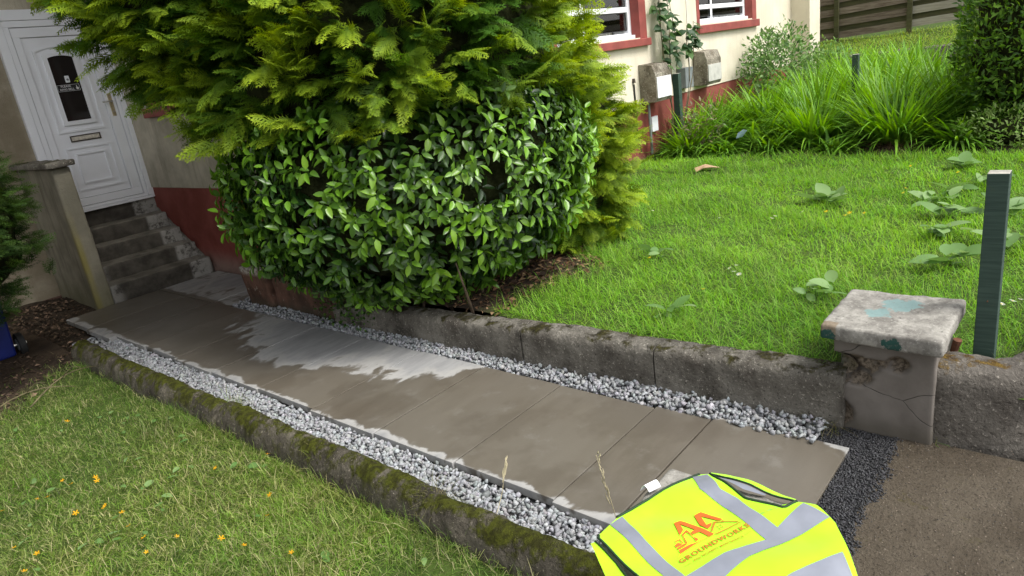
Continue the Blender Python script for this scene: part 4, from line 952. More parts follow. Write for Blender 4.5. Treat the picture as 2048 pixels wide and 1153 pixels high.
lm = [[np_mesh('leaf', t[0], [t[1]], M['camellia'], True, np.array([tones[c]]*len(t[0]))) for c in range(4)] for t in lt]
KI = Matrix.Translation((-3.4, -3.9, -.15))
for i in sel:
    ci = int(np.argmin([abs(LC[i][1]-t[1]) for t in tones])); o = bpy.data.objects.new('leaf', lm[wh[i]][ci]); COL.objects.link(o); o.parent = kt; o.matrix_parent_inverse = KI
    A = fm[i]*sc[i]; o.matrix_basis = Matrix(((*A[0], LP[i][0]), (*A[1], LP[i][1]), (*A[2], LP[i][2]), (0, 0, 0, 1)))
Vc = (cam_r(D) @ RZ.T)*.78 + CK; Vc[:, 2] = np.maximum(Vc[:, 2], .32); bad = (Vc[:, 1] > FY-.1) & (Vc[:, 0] > SX-.1); Vc[bad, 1] = FY-.1
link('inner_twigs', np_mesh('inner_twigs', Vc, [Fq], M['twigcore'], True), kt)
MB().tube([(3.03, 4.42, .02), (3.02, 4.45, .22), (2.98, 4.62, .40), (2.93, 4.8, .55)], [.055, .045, .04, .02], 9).build('stem', M['bark'], kt, 0, True)
for k in range(22):
    a = random.uniform(0, 6.28); b = Vector((3.35 + random.gauss(0, .22), 3.75 + random.gauss(0, .22), .12)); MB().tube([b, b + Vector((.12*math.cos(a), .12*math.sin(a), .25)), b + Vector((.25*math.cos(a), .25*math.sin(a), .5))], [.014, .010, .004], 5).build('stem', M['bark'], kt, 0, True)

# ------------------------------------------------------------------ other shrubs
def leafcloud(name, centre, rad, n, size, wid, cols, label, mat='leaf', keep=None, pw_=2.2, inner=.6, core=True, base=None, cat='shrub', lump=.08, up=.3):
    e = empty(name, base or (centre[0], centre[1], 0), label, cat); c = np.array(centre); rad = np.array(rad)
    d = sph(n); q = inner + (1.02-inner)*rng.random(n)**.6
    def surf(dd): p = np.abs(dd)**pw_; return dd * (p.sum(1)**(-1/pw_))[:, None] * rad * (1 + lump*fbm(dd*3, 1.5, 3)[:, None])
    S = surf(d); P = S*q[:, None] + c; k = np.ones(n, bool) if keep is None else keep(P); aw = (c - CAM)[:2]; aw = aw / np.linalg.norm(aw); k &= (d[:, :2] @ aw < .3) | (rng.random(n) < .3); P, S, q = P[k], S[k], q[k]; n = len(P)
    nrm = S / np.linalg.norm(S, axis=1)[:, None]; ax = nrm*.7 + rng.normal(0, .55, (n, 3)) + np.array([0, 0, up]); U = nrm*.8 + rng.normal(0, .4, (n, 3)) + np.array([0, 0, .5])
    f = frames(ax, U); sc = size*rng.uniform(.6, 1.3, n); cc = np.array(cols)[rng.integers(0, len(cols), n)]*np.clip(rng.normal(1, .2, (n, 1)), .5, 1.6)
    tp = [leaf_tpl(2, wid, .15, b) for b in (.1, .3)]
    V, F, C = scatter(tp, rng.integers(0, 2, n), f*sc[:, None, None], P, cc*.9, cc*1.15)
    tag(link('foliage', np_mesh('foliage', V, F, M[mat], True, C), e), kind='stuff')
    if core:
        Vc = surf(D)*inner*1.02 + c
        if keep is not None: Vc[:, 2] = np.maximum(Vc[:, 2], .1)
        link('inner_twigs', np_mesh('inner_twigs', Vc, [Fq], M['twigcore'], True), e)
    return e
leafcloud('privet_hedge', (10.55, .55, 1.2), (1.15, 1.02, 1.35), 16000, .086, .18, [(.065, .15, .016), (.10, .22, .022), (.16, .31, .03), (.045, .11, .014)], 'tall rounded privet bush with small dense dark leaves', keep=lambda P: P[:, 2] > .25, inner=.8, up=.55)
leafcloud('low_shrub', (9.45, .85, .30), (.32, .55, .28), 1700, .055, .2, [(.14, .27, .04), (.21, .34, .08), (.28, .38, .13)], 'low pale green shrub at the foot of the privet bush', inner=.5)
leafcloud('rose_shrub', (13.2, 4.72, 1.05), (1.15, .50, .68), 4200, .085, .24, [(.08, .17, .045), (.13, .24, .065), (.19, .31, .10)], 'loose grey green shrub against the house wall', keep=lambda P: P[:, 1] < FY-.03, inner=.35, core=False, lump=.25)
leafcloud('rose_shrub', (14.9, 4.45, .85), (.75, .45, .45), 2200, .08, .24, [(.09, .19, .045), (.15, .26, .06)], 'lower spreading shrub beside the projecting wall end', keep=lambda P: P[:, 1] < FY-.03, inner=.35, core=False, lump=.25)
leafcloud('creeping_weed', (2.90, 4.35, .16), (.16, .42, .22), 1000, .034, .30, [(.03, .075, .012), (.05, .12, .018), (.08, .17, .025)], 'small leaved weed trailing over the kerb below the camellia', inner=.3, core=False, lump=.2, cat='weed')
yb = empty('yew_bush', (.72, 6.25, -.05), 'dark green conifer bush hanging over the blue bin', 'shrub')
def yr(d): return d*np.array([.80, .80, .80])*(1 + .10*fbm(d*3, 1.5, 3)[:, None])
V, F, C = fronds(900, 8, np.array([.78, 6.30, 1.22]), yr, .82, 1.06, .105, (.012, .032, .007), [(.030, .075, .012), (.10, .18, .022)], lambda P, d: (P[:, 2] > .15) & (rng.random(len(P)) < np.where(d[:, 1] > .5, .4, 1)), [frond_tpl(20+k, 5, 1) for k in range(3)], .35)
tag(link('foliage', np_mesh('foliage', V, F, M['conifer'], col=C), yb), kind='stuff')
link('inner_twigs', np_mesh('inner_twigs', yr(D)*.80 + np.array([.78, 6.30, 1.22]), [Fq], M['twigcore'], True), yb)
MB().tube([(.70, 6.3, -.15), (.72, 6.3, .7)], [.07, .05], 8).build('trunk', M['bark'], yb, 0, True)

# ------------------------------------------------------------------ sword-leaved clumps
sw = [blade_tpl(6, .5, b, t_) for b, t_ in ((.35, 0), (.6, 0), (1.0, 0), (1.7, 0))]
SWM = {}
def clump(x, y, n, h, spread, wind, label, parts=0, cols=None, tilt=.38):
    n = int(n*2.3); z = float(zr(x, y)); e = empty('montbretia_clump', (x, y, z), label, 'sword plant', 'clumps of sword-leaved plants in the bed')
    cols = cols or [(.11, .27, .02), (.16, .36, .025), (.23, .45, .035), (.13, .27, .03)]
    rr = spread*np.sqrt(rng.random(n)); a = rng.uniform(0, 6.28, n); bx, by = rr*np.cos(a), rr*np.sin(a)
    az = a + rng.normal(0, .7, n); 
    if wind is not None: az = np.where(rng.random(n) < .6, wind + rng.normal(0, .5, n), az)
    ti = np.abs(rng.normal(tilt, .25, n)) * (.4 + .8*rr/spread); L = h*rng.uniform(.55, 1.12, n)
    ca, sa, c_t, s_t = np.cos(az), np.sin(az), np.cos(ti), np.sin(ti)
    X = np.stack([-sa, ca, 0*ca], 1); H = np.stack([ca, sa, 0*ca], 1); Z = np.array([[0, 0, 1.]])
    # roll so that some blades face the viewer, some show the edge
    w_ = .042*rng.uniform(.6, 1.25, n); m = np.stack([X*w_[:, None], (H*c_t[:, None] - Z*s_t[:, None])*L[:, None], (H*s_t[:, None] + Z*c_t[:, None])*L[:, None]], 2)
    P = np.stack([x+bx, y+by, zr(x+bx, y+by)], 1); which = rng.integers(0, 4, n) if tilt < .6 else rng.integers(1, 4, n); ci = rng.integers(0, len(cols), n); c = np.array(cols)[ci]*np.clip(rng.normal(1, .15, (n, 1)), .6, 1.4)
    k = np.arange(n) >= parts
    V, F, C = scatter(sw, which[k], m[k], P[k], c[k]*.55, c[k]*1.2); tag(link('foliage', np_mesh('foliage', V, F, M['leaf'], True, C), e), kind='stuff')
    for i in range(parts):
        key = (int(which[i]), int(ci[i]))
        if key not in SWM:
            t = sw[key[0]]; w0 = t[2][:, None]; SWM[key] = np_mesh('leaf', t[0], t[1], M['leaf'], True, np.array([cols[key[1]]])*(.55*(1-w0) + 1.2*w0))
        o = bpy.data.objects.new('leaf', SWM[key]); COL.objects.link(o); o.parent = e; A = m[i]; o.matrix_parent_inverse = Matrix.Translation((-x, -y, -z))
        o.matrix_basis = Matrix(((*A[0], P[i][0]), (*A[1], P[i][1]), (*A[2], P[i][2]), (0, 0, 0, 1)))
L0 = 'tall upright clump of bright green sword leaves in the planting bed'; L1 = 'flattened clump of long green sword leaves bent over the bed'; L2 = 'short clump of drooping sword leaves against the lawn edge'
for (x, y, n, h, s, wd, lb, pr, tl_) in [
    (9.75, 2.05, 230, .95, .30, None, 'broad clump of sword leaves with dead brown stems at its base', 70, .40), (9.75, 3.05, 170, .85, .24, None, 'upright sword-leaved clump left of the dead brown stems', 50, .35),
    (10.6, 1.55, 190, 1.0, .32, None, 'tall clump of sword leaves right beside the privet bush', 0, .3), (10.7, 2.4, 200, 1.05, .32, None, 'tall clump of sword leaves between the privet bush and the green post', 0, .3), (10.7, 3.3, 200, 1.0, .32, None, 'tall clump of sword leaves on the house side of the green post', 0, .32), (10.6, 3.9, 180, .9, .3, None, L0, 0, .4),
    (11.8, 2.0, 170, 1.0, .35, None, L0, 0, .3), (11.9, 2.9, 170, 1.0, .35, None, L0, 0, .3), (12.0, 3.7, 170, .9, .35, None, L0, 0, .35), (13.2, 2.6, 150, 1.0, .4, None, L0, 0, .3), (13.3, 3.5, 150, .9, .4, None, L0, 0, .3), (13.0, 1.4, 150, .9, .4, None, L0, 0, .3), (14.6, 3.9, 160, .8, .45, None, 'clump of sword leaves below the projecting wall end', 0, .3), (14.9, 3.2, 160, .7, .45, None, L0, 0, .3),
    (9.85, 3.75, 190, .95, .3, -1.7, L1, 40, .8), (9.9, 4.35, 200, .95, .3, -1.6, L1, 40, .9), (10.5, 4.6, 190, .95, .35, -1.6, L1, 0, .7), (11.4, 4.5, 170, .9, .35, -1.7, L1, 0, .6), (12.3, 4.4, 140, .8, .35, -1.7, L1, 0, .5),
    (9.62, 4.72, 150, .85, .22, -1.2, L1, 40, .55), (10.15, 4.95, 130, .85, .25, -1.4, L1, 0, .5), (10.9, 5.0, 120, .8, .25, -1.5, L1, 0, .5),
    (9.35, 4.75, 120, .55, .18, None, L2, 40, .75), (9.35, 4.15, 90, .42, .16, None, L2, 30, .75), (9.40, 3.45, 90, .42, .16, None, L2, 30, .7), (9.35, 2.65, 80, .36, .14, None, L2, 30, .75), (9.6, 1.35, 120, .6, .22, None, 'low sword-leaved clump leaning out beside the privet bush', 30, .8)]:
    clump(x, y, n, h, s, wd, lb, pr, None, tl_)
P = np.stack([rng.normal(9.5, .13, 900), rng.normal(2.0, .22, 900), 0*np.ones(900)], 1); P[:, 2] = zr(P[:, 0], P[:, 1]) + .01
grass('dead_stems', P, .08, .22, .006, [(.16, .10, .06), (.24, .16, .10), (.11, .07, .045)], 'tangle of dead brown stems under the broad sword-leaved clump', 1.1)
# wilted tangle in front of the meter box
leafcloud('bramble_tangle', (9.5, 4.62, .42), (.28, .42, .42), 700, .075, .2, [(.09, .13, .04), (.14, .15, .06), (.20, .17, .09)], 'wilted dull green tangle of stems below the meter box', inner=.2, core=False, lump=.3, cat='weed', up=-.4)

# ------------------------------------------------------------------ climbing rose
rt = empty('climbing_rose', (9.75, 5.1, .15), 'climbing rose with dark leaves trained up the wall between the windows', 'climber')
sts = []
for (bx, tx, ty, tz) in ((9.65, 9.62, 5.22, 2.75), (9.75, 9.85, 5.2, 2.7), (9.85, 10.05, 5.2, 2.3), (9.7, 9.55, 5.2, 2.3), (9.95, 10.6, 5.1, 2.0), (10.0, 10.35, 5.1, 1.95)):
    b = Vector((bx, 5.08, .15)); t = Vector((tx, ty, tz)); pts = [b.lerp(t, k/9) + Vector((.05*math.sin(k*1.1 + bx*9), -.03*math.sin(k*.35), 0)) for k in range(10)]
    MB().tube(pts, [.014 - .001*k for k in range(10)], 6).build('stem', M['stem'], rt, 0, True); sts.append(pts)
rl = []
for pts in sts:
    lo = 5 if pts[-1].x < 10.2 else 7
    for k in range(26):
        u = random.uniform(lo, 8.9); i = int(u); p = pts[i].lerp(pts[i+1], u-i); rl.append((p, random.uniform(0, 6.28)))
rcols = [(.03, .075, .025), (.045, .105, .03), (.075, .15, .04)]
rtp = leaf_tpl(3, .30, .12, .25); rmesh = [np_mesh('leaf', rtp[0], [rtp[1]], M['leaf'], True, np.array([c]*len(rtp[0]))) for c in rcols]; RI = Matrix.Translation((-9.75, -5.1, -.15))
for p, a in rl:
    ax = np.array([[math.cos(a), -abs(math.sin(a))*.8, random.uniform(-.7, .4)]]); A = frames(ax, np.array([[random.gauss(0, .4), -.9, .6]]))[0]*random.uniform(.11, .20)
    o = bpy.data.objects.new('leaf', random.choice(rmesh)); COL.objects.link(o); o.parent = rt; o.matrix_parent_inverse = RI
    y_ = min(p.y + .0, FY - .06); o.matrix_basis = Matrix(((*A[0], p.x), (*A[1], y_), (*A[2], p.z), (0, 0, 0, 1)))

# ------------------------------------------------------------------ dock weeds, flowers, litter
dtp = leaf_tpl(5, .27, .10, .22); dcol = [(.15, .27, .08), (.21, .33, .12), (.12, .23, .06)]
dme = [np_mesh('leaf', dtp[0], [dtp[1]], M['leaf'], True, np.array([c]*len(dtp[0]))) for c in dcol]
DL = 'broad leaved dock plant growing in the raised lawn'
for (x, y, nl, s, lb) in [(6.4, 1.9, 9, .24, 'wide dock plant with pale leaves in the middle of the raised lawn'), (6.85, .95, 7, .2, DL), (6.5, 1.1, 6, .2, DL), (5.9, .86, 8, .22, DL), (5.35, .80, 7, .2, DL), (4.72, .68, 8, .19, DL), (6.05, .55, 8, .24, DL), (7.2, .8, 7, .2, DL), (8.05, 1.1, 6, .24, DL), (5.2, .45, 6, .2, DL),
    (3.95, 1.22, 7, .16, 'dock plant near the cap slab of the broken pier'), (3.36, 1.86, 6, .13, 'small dock plant just behind the retaining kerb'), (4.4, 2.5, 8, .13, 'dark narrow leaved weed rosette in the raised lawn')]:
    z = float(zr(x, y)) + .02; e = empty('dock_plant', (x, y, z), lb, 'weed', 'dock plants in the lawn')
    for k in range(nl+3):
        a = k*2.4 + random.uniform(-.3, .3); ax = np.array([[math.cos(a), math.sin(a), random.uniform(.05, .8)]]); A = frames(ax, np.array([[random.gauss(0, .35), random.gauss(0, .35), 1.]]))[0]*s*random.uniform(.4, 1.05)
        o = bpy.data.objects.new('leaf', random.choice(dme)); COL.objects.link(o); o.parent = e; o.matrix_basis = Matrix(((*A[0], random.gauss(0, .05)), (*A[1], random.gauss(0, .05)), (*A[2], random.uniform(.0, .06)), (0, 0, 0, 1)))
def flower(name, P, rad, npet, pc, cc, label, cat, group, h):
    V = []; F = []; Cc = []
    for k in range(npet):
        a = 2*math.pi*k/npet; ca, sa = math.cos(a), math.sin(a); n = len(V); w_ = rad*.9/npet*2.6
        V += [(ca*rad*.2 - sa*w_*.3, sa*rad*.2 + ca*w_*.3, 0), (ca*rad*.2 + sa*w_*.3, sa*rad*.2 - ca*w_*.3, 0), (ca*rad + sa*w_*.5, sa*rad - ca*w_*.5, rad*.25), (ca*rad - sa*w_*.5, sa*rad + ca*w_*.5, rad*.25)]; F.append((n, n+1, n+2, n+3)); Cc += [pc]*4
    n = len(V); V += [(rad*.3*math.cos(2*math.pi*k/6), rad*.3*math.sin(2*math.pi*k/6), rad*.12) for k in range(6)] + [(0, 0, rad*.25)]; F += [(n+k, n+(k+1) % 6, n+6) for k in range(6)]; Cc += [cc]*7
    n = len(V); V += [(.001, 0, 0), (-.001, 0, 0), (0, .001, -h)]; F.append((n, n+1, n+2)); Cc += [(.1, .2, .03)]*3
    q = [np.array([f for f in F if len(f) == 4]), np.array([f for f in F if len(f) == 3])]; me = np_mesh(name, np.array(V), q, M['petal'], False, np.array(Cc))
    for p in P:
        o = bpy.data.objects.new(name, me); COL.objects.link(o); o.location = p; o.rotation_euler = (random.uniform(-.5, .5), random.uniform(-.5, .5), random.uniform(0, 6)); s = random.uniform(.8, 1.25); o.scale = (s, s, s); tag(o, label, cat, group)
da = [(4.07, 1.80), (4.13, 1.78), (3.98, 1.70), (5.41, 2.02), (5.48, 2.02), (5.65, 1.86), (5.42, 2.47), (5.55, 3.18), (3.95, .29), (3.98, .26), (4.02, 1.75), (3.9, .33)]
flower('daisy', [(x, y, float(zr(x, y)) + .095) for x, y in da], .016, 14, (.8, .8, .78), (.7, .5, .03), 'small white daisy in the raised lawn', 'flower', 'daisies in the lawn', .08)
bu = [(5.65, 1.50), (5.67, 1.40), (5.67, 1.68), (5.53, 1.5), (7.6, 1.47), (7.32, 1.03), (3.68, 1.8), (4.13, 2.42), (6.67, 1.32), (6.44, 1.29), (9.25, 1.95)]
flower('buttercup', [(x, y, float(zr(x, y)) + .10) for x, y in bu], .015, 5, (.85, .60, .01), (.7, .5, .03), 'small yellow buttercup in the raised lawn', 'flower', 'buttercups in the raised lawn', .08)
lf = [(.434, 4.139), (.374, 3.685), (.581, 4.09), (.621, 4.063), (.727, 4.175), (.746, 4.092), (.848, 4.04), (.838, 3.99), (.767, 3.671), (.756, 3.652), (.785, 3.495), (.752, 3.329), (.755, 3.156), (.715, 3.03), (.849, 3.029), (.957, 2.828), (.985, 2.672), (1.064, 2.423), (1.16, 2.781), (1.263, 2.931), (1.473, 3.304), (1.253, 3.465), (.655, 3.749), (1.003, 4.956), (.348, 3.432), (.425, 3.533)]
flower('buttercup', [(x, y, float(zl(x, y)) + .05) for x, y in lf], .0125, 5, (.80, .42, .01), (.75, .38, .02), 'orange yellow buttercup head in the mown near lawn', 'flower', 'buttercups in the near lawn', .03)
# broad weed leaves in the near lawn
for k in range(70):
    x, y = random.uniform(.3, 1.45), random.uniform(1.7, 5.3); a = random.uniform(0, 6.28); A = frames(np.array([[math.cos(a), math.sin(a), .12]]), np.array([[random.gauss(0, .3), random.gauss(0, .3), 1.]]))[0]*random.uniform(.03, .07)
    o = bpy.data.objects.new('weed_leaf', random.choice(dme)); COL.objects.link(o); o.matrix_basis = Matrix(((*A[0], x), (*A[1], y), (*A[2], float(zl(x, y))+.035), (0, 0, 0, 1))); tag(o, 'single broad weed leaf lying in the mown near lawn', 'leaf', 'broad leaves in the near lawn')
# dead leaf litter
def litter(name, P, size, label, cols):
    n = len(P); a = rng.uniform(0, 6.28, n); ax = np.stack([np.cos(a), np.sin(a), rng.normal(0, .25, n)], 1); f = frames(ax, np.array([0, 0, 1.]) + rng.normal(0, .35, (n, 3))); c = np.array(cols)[rng.integers(0, len(cols), n)]*np.clip(rng.normal(1, .25, (n, 1)), .4, 1.7)
    V, F, C = scatter([leaf_tpl(2, .28, .2, .3)], np.zeros(n, int), f*(size*rng.uniform(.5, 1.2, n))[:, None, None], P, c); tag(link(name, np_mesh(name, V, F, M['litter'], True, C)), label, kind='stuff')
BR = [(.10, .055, .03), (.16, .09, .05), (.07, .045, .03), (.22, .14, .08)]
x = rng.uniform(3.05, 4.9, 2600); y = rng.uniform(2.6, 4.6, 2600); k = bush_bare(x, y) > .25; x, y = x[k], y[k]; litter('leaf_litter', np.stack([x, y, zr(x, y)+.012], 1), .055, 'brown fallen leaves on bare soil under the camellia', BR)
x = rng.uniform(.2, 2.1, 4200); y = rng.uniform(5.7, 8.6, 4200); z = np.where(x > 1.35, -.065 + np.clip(y-7.4, 0, 1)*.07, zl(x, y)); k = (rng.random(4200) < np.where(y > 7.0, 1, .55)) & ((left_bare(x, y) > .4) | (x > 1.5)) & ((x < 1.8) | (y > 7.5)); litter('leaf_litter', np.stack([x, y, z+.012], 1)[k], .045, 'brown fallen leaves on dark soil beside the pillar wall', [(.10, .07, .045), (.15, .10, .07), (.06, .042, .03)])
m = MB(); cb = []
for k in range(14):
    a = 2*math.pi*k/14; r_ = .085*(1 + .35*math.sin(3*a) + .15*math.cos(5*a)); cb.append((8.1 + r_*math.cos(a)*1.0, 3.85 + r_*math.sin(a)*1.5))
m.add([(x, y, float(zr(x, y)) + .045 + .010*math.sin(40*x)) for x, y in cb] + [(8.1, 3.85, float(zr(8.1, 3.85)) + .085)], [(k, (k+1) % 14, 14) for k in range(14)])
o = m.build('cardboard_scrap', M['cardboard']); o.modifiers.new('thick', 'SOLIDIFY').thickness = .008; tag(o, 'crumpled brown cardboard scrap lying on the lawn', 'litter')
m = MB(); m.add([(0, 0, 0), (.11, -.05, .01), (.12, -.11, .09), (.05, -.09, .11), (-.01, -.03, .07)], [(0, 1, 2), (0, 2, 3), (0, 3, 4)]); m.v = [(9.30 + a, 3.95 + b, .36 + c) for a, b, c in m.v]
o = m.build('plastic_wrapper', M['blueplastic']); o.modifiers.new('thick', 'SOLIDIFY').thickness = .003; tag(o, 'pale blue plastic wrapper caught in the bent leaves', 'litter')
for k, (bx, by) in enumerate([(.95, 5.55), (.7, 5.7)]):
    e = empty('fallen_twig', (bx, by, -.05), 'bare fallen twig on the soil beside the bin' if k else 'curved dry twig arching over the edge of the near lawn', 'twig'); b = Vector((bx, by, -.05))
    pts = [b + Vector((.09*j, .035*j*(1-2*k), .10*math.sin(j*.45))) for j in range(7)]; MB().tube(pts, [.006, .006, .005, .005, .004, .003, .002], 6).build('twig', M['stem'], e, 0, True)
    MB().tube([pts[3], pts[3] + Vector((.06, -.05, .06)), pts[3] + Vector((.10, -.10, .05))], [.004, .003, .0015], 5).build('twig', M['stem'], e, 0, True)

# ------------------------------------------------------------------ blue wheelie bin
bn = empty('wheelie_bin', (.93, 7.15, -.06), 'dark blue wheelie bin under the conifer bush', 'bin')
m = MB(); x0, x1, y0, y1 = .78, 1.29, 6.90, 7.42
m.add([(x0+.05, y0+.05, -.03), (x1-.05, y0+.05, -.03), (x1-.05, y1-.05, -.03), (x0+.05, y1-.05, -.03), (x0, y0, .88), (x1, y0, .88), (x1, y1, .88), (x0, y1, .88)], [(0, 3, 2, 1), (4, 5, 6, 7), (0, 1, 5, 4), (1, 2, 6, 5), (2, 3, 7, 6), (3, 0, 4, 7)]); m.build('body', M['bin'], bn, .02)
MB().box(x0-.03, x1+.03, y0-.03, y1+.04, .885, .94).build('lid', M['bin'], bn, .015)
for xx in (x0-.035, x1-.01):
    wh_ = MB().tube([(xx+.004, 7.02, .045), (xx+.046, 7.02, .045)], .035, 12).build('wheel', M['greybox'], bn)
    for nm, a_, b_, r_, mt in (('tyre', 0, .05, .10, 'rubber'), ('rim', -.004, .054, .055, 'greybox')):
        o = MB().tube([(xx+a_, 7.02, .045), (xx+b_, 7.02, .045)], r_, 20).build(nm, M[mt], None, .006); o.parent = wh_
MB().tube([(x0-.04, 7.02, .045), (x1+.06, 7.02, .045)], .012, 8).build('axle', M['steel'], bn)

# ------------------------------------------------------------------ hi-vis vest over the gate pier
vt = empty('safety_vest', (1.42, .66, .5), 'fluorescent yellow safety vest with silver bands and orange logo on a pier', 'vest')
def arcs(pts, u):
    P = np.array(pts, float); s = np.concatenate([[0], np.cumsum(np.linalg.norm(np.diff(P, axis=0), axis=1))]); s /= s[-1]
    return np.stack([np.interp(u, s, P[:, 0]), np.interp(u, s, P[:, 1])], 1)
CX0, CX1, CY0, CY1 = 1.20, 1.61, .42, .945
def vz(xy):
    xy = np.asarray(xy, float); x, y = xy[:, 0], xy[:, 1]
    dx = np.maximum(np.maximum(CX0 - x, x - CX1), 0); dy = np.maximum(np.maximum(CY0 - y, y - CY1), 0); d = np.maximum(dx*.55, dy)
    p3 = np.stack([x, y, 0*x], 1)
    z = .5155 + .0075*np.sin(27*x + 16*y) * np.sin(11*y+2) + .003*fbm(p3, 7, 3) + .004*np.exp(-((x-1.6)**2 + (y-.79)**2)/.002)
    return z - np.where(d < .06, 6*d*d, .0216 + (d-.06)*1.1)
def fl(pts): return [(float(a), float(b)) for a, b in pts]
Tt = [(1.247, .955), (1.336, .949), (1.489, .898), (1.64, .845), (1.661, .822)]
Ll = [(1.247, .955), (1.236, .948), (1.201, .866), (1.161, .776), (1.093, .659), (1.05, .56)]
Rr = [(1.661, .822), (1.631, .782), (1.582, .681), (1.587, .613), (1.586, .574), (1.632, .556), (1.640, .508), (1.595, .445), (1.445, .345), (1.34, .265)]
Bb = [Ll[-1], (1.2, .40), Rr[-1]]
nu, nv = 56, 64; u = np.linspace(0, 1, nu); v = np.linspace(0, 1, nv); T_, B_, L_, R_ = arcs(Tt, u), arcs(Bb, u), arcs(Ll, v), arcs(Rr, v)
XY = (1-v)[None, :, None]*T_[:, None] + v[None, :, None]*B_[:, None] + (1-u)[:, None, None]*L_[None] + u[:, None, None]*R_[None] - ((1-u)[:, None, None]*(1-v)[None, :, None]*np.array(Tt[0]) + u[:, None, None]*(1-v)[None, :, None]*np.array(Tt[-1]) + (1-u)[:, None, None]*v[None, :, None]*np.array(Bb[0]) + u[:, None, None]*v[None, :, None]*np.array(Bb[-1]))
XY = XY.reshape(-1, 2); V = np.concatenate([XY, vz(XY)[:, None]], 1)
i, k = np.meshgrid(np.arange(nu-1), np.arange(nv-1), indexing='ij'); a = (i*nv + k).ravel(); F = np.stack([a, a+nv, a+nv+1, a+1], 1)
bo = link('back_panel', np_mesh('back_panel', V, [F], M['fabric'], True), vt)
def ribbon(A, B, name, mat, off=.0016, n=40, m_=8):
    uu = np.linspace(0, 1, n); A, B = arcs(A, uu), arcs(B, uu); g = np.linspace(0, 1, m_); XY = (A[:, None]*(1-g)[None, :, None] + B[:, None]*g[None, :, None]).reshape(-1, 2); V = np.concatenate([XY, (vz(XY)+off)[:, None]], 1)
    i, k = np.meshgrid(np.arange(n-1), np.arange(m_-1), indexing='ij'); a = (i*m_ + k).ravel(); return link(name, np_mesh(name, V, [np.stack([a, a+m_, a+m_+1, a+1], 1)], M[mat], True), vt)
ribbon([(1.611, .855), (1.554, .804), (1.517, .705), (1.477, .625), (1.452, .571)], [(1.651, .826), (1.581, .755), (1.572, .699), (1.547, .653), (1.508, .562)], 'reflective_band', 'band')
ribbon([(1.628, .537), (1.508, .564), (1.45, .574), (1.347, .638), (1.245, .677), (1.16, .705), (1.12, .705)], [(1.605, .462), (1.465, .529), (1.361, .579), (1.28, .602), (1.17, .628), (1.085, .645)], 'reflective_band', 'band', .0024)
ribbon([(1.299, .950), (1.259, .863), (1.200, .735), (1.17, .70)], [(1.347, .940), (1.287, .834), (1.254, .757), (1.222, .682)], 'reflective_band', 'band')
ribbon([(1.495, .400), (1.354, .479), (1.2, .54), (1.08, .60)], [(1.445, .363), (1.32, .43), (1.17, .48), (1.055, .565)], 'reflective_band', 'band', .0020)
def trim(pts, name='binding', r=.0042, off=.001):
    uu = np.linspace(0, 1, 30); A = arcs(pts, uu); z = vz(A) + off; MB().tube([(A[i, 0], A[i, 1], z[i]) for i in range(30)], r, 6).build(name, M['trim'], vt, 0, True)
trim([(1.336, .951), (1.489, .900), (1.64, .847)]); trim(Rr[0:6]); trim(Ll[0:6])
so = [(1.664, .823), (1.680, .773), (1.672, .701), (1.655, .621), (1.638, .559)]; si = [(1.655, .812), (1.652, .76), (1.645, .69), (1.632, .625), (1.628, .562)]
ribbon(so, si, 'shoulder_strap', 'fabric', .004, 24, 5); ribbon([(1.648, .78), (1.640, .70), (1.630, .64)], [(1.640, .785), (1.615, .70), (1.622, .64)], 'front_lining', 'band', .001, 16, 4); trim(si, 'binding', .003, .003)
# front panel slipping off the far edge
ribbon([(1.212, .958), (1.155, .885), (1.07, .785), (1.0, .69)], [(1.224, .950), (1.188, .862), (1.125, .762), (1.06, .655)], 'front_panel', 'fabric', -.004, 30, 6); trim([(1.224, .950), (1.188, .862), (1.125, .762)], 'binding', .003, -.002)
# hanging hem in front of the pier
vs_ = []; nb_ = 40
for k in range(nb_+1):
    p = Vector(V[int(k/nb_*(nu-1))*nv + nv-1]); out = Vector((-.5, -.8, 0)).normalized()
    for j in range(4): vs_.append(p + out*(.012*j + .01*math.sin(k*.7)*j*.4) + Vector((0, 0, -.10*j)))
MB().add(vs_, [(4*k+j, 4*k+j+1, 4*k+j+5, 4*k+j+4) for k in range(nb_) for j in range(3)]).build('hem', M['fabric'], vt, 0, True)
# print
P0 = np.array([1.262, .72]); EX = np.array([.90796, -.41906]); EY = np.array([.41906, .90796])
def print_mesh(V2, F, name, mat, off=.0022, cuts=2):
    bm = bmesh.new(); vv = [bm.verts.new((a, b, 0)) for a, b in V2]
    for f in F:
        try: bm.faces.new([vv[i] for i in f])
        except ValueError: pass
    bmesh.ops.triangulate(bm, faces=bm.faces)
    for _ in range(cuts):
        es = [e for e in bm.edges if e.calc_length() > .008]
        if es: bmesh.ops.subdivide_edges(bm, edges=es, cuts=1); bmesh.ops.triangulate(bm, faces=bm.faces)
    Q = np.array([v.co[:2] for v in bm.verts]); XY = P0 + Q[:, :1]*EX + Q[:, 1:]*EY; z = vz(XY) + off
    for v_, p, zz in zip(bm.verts, XY, z): v_.co = (p[0], p[1], zz)
    bm.normal_update()
    me = bpy.data.meshes.new(name); bm.to_mesh(me); bm.free(); return link(name, me, vt, M[mat])
def poly_print(pl, name, mat='orange', off=.0032):
    P3 = [Vector((a/1000, b/1000, 0)) for a, b in pl]; F = tessellate_polygon([P3]); print_mesh([(p.x, p.y) for p in P3], F, name, mat, off, 3)
A1 = [(80, 126), (102, 126), (137, 29), (123, 28), (118, 31), (110, 55), (88, 56), (90, 66), (105, 68), (89, 111), (79, 84), (57, 71)]
A2 = [(149, 126), (173, 127), (198, 66), (190, 65), (182, 69), (161, 112), (144, 69), (163, 69), (149, 57), (136, 53), (129, 77)]
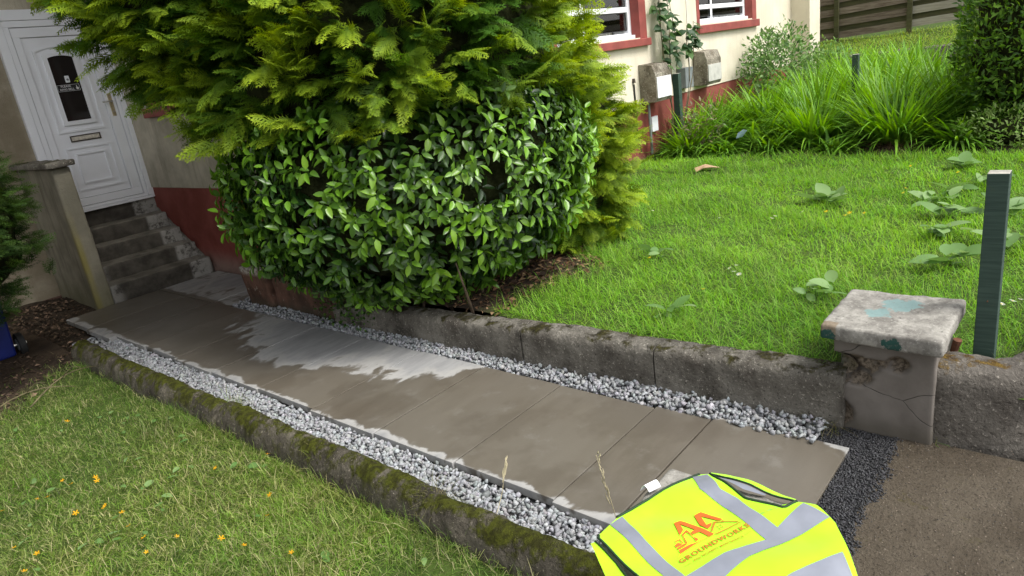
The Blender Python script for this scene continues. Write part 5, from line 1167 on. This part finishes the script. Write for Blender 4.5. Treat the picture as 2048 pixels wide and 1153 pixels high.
poly_print(A1, 'logo_letter'); poly_print(A2, 'logo_letter')
for pl in ([(170, 70), (173, 64), (138, 38), (137, 43)], [(171, 69), (186, 60), (194, 62), (196, 56), (225, 35), (221, 33), (193, 54), (172, 62)], [(137, 29), (145, 29), (221, 31), (236, 29), (218, 28), (144, 25)], [(179, 51), (178, 47), (174, 46), (174, 51)], [(168, 50), (168, 46), (163, 45), (163, 49)], [(178, 43), (178, 39), (172, 38), (173, 42)], [(168, 42), (167, 37), (162, 36), (163, 41)]): poly_print(pl, 'logo_house', 'ochre', .0034)
for pl in ([(121, 29), (129, 28), (77, 27), (52, 25), (22, 23), (5, 14), (22, 25), (55, 29), (81, 29)], [(25, 52), (38, 54), (45, 44), (24, 45)], [(24, 42), (51, 43), (54, 37), (25, 37)], [(24, 34), (60, 33), (78, 29), (53, 27), (29, 24), (23, 27)], [(63, 70), (85, 79), (86, 73), (84, 47), (89, 41), (89, 34), (78, 33), (82, 41), (81, 72), (64, 65), (57, 38), (53, 40)], [(34, 62), (50, 61), (49, 47), (46, 45), (47, 59), (34, 59), (35, 52), (33, 54)]): poly_print(pl, 'logo_digger', 'orange', .0036)
for pl in ([(2, -18), (24, -18), (24, -16.8), (2, -16.8)], [(204, -13.6), (230, -8.6), (230, -7.4), (204, -12.4)]): poly_print(pl, 'logo_line', 'ochre')
def text_print(txt, x0, y0, x1, y1, h, name, mat, sp, bold=0.):
    TV, TF = text_mesh(txt, h*1.42, None, 'LEFT', sp, .03); TV[:, 0] -= TV[:, 0].min(); L = math.hypot(x1-x0, y1-y0); TV[:, 0] *= L/TV[:, 0].max(); ya = TV[:, 1].min(); TV[:, 1] -= ya; TV[:, 1] *= h/TV[:, 1].max()
    a = math.atan2(y1-y0, x1-x0); Q = [(x0 + p[0]*math.cos(a) - p[1]*math.sin(a), y0 + p[0]*math.sin(a) + p[1]*math.cos(a)) for p in TV]; print_mesh(Q, TF, name, mat, .0034, 1)
text_print('GROUNDWORKS', .001, -.006, .236, .002, .0155, 'logo_text', 'ochre', 1.15); text_print('AND PROPERTY MAINTENANCE', .031, -.020, .197, -.0175, .0075, 'logo_text', 'ochre', 1.15)
# neck label
m = MB(); vs_ = []
for k in range(9):
    t = k/8; a = math.pi*t; c = Vector((1.475, .925, 0)).lerp(Vector((1.468, .952, 0)), t); hgt = .519 + .022*math.sin(a); d_ = Vector((.042, -.016, 0)); vs_ += [c.xyz + Vector((0, 0, hgt)), c.xyz + d_ + Vector((0, 0, hgt))]
o = MB().add(vs_, [(2*k, 2*k+1, 2*k+3, 2*k+2) for k in range(8)]).build('care_label', M['paper'], vt, 0, True)
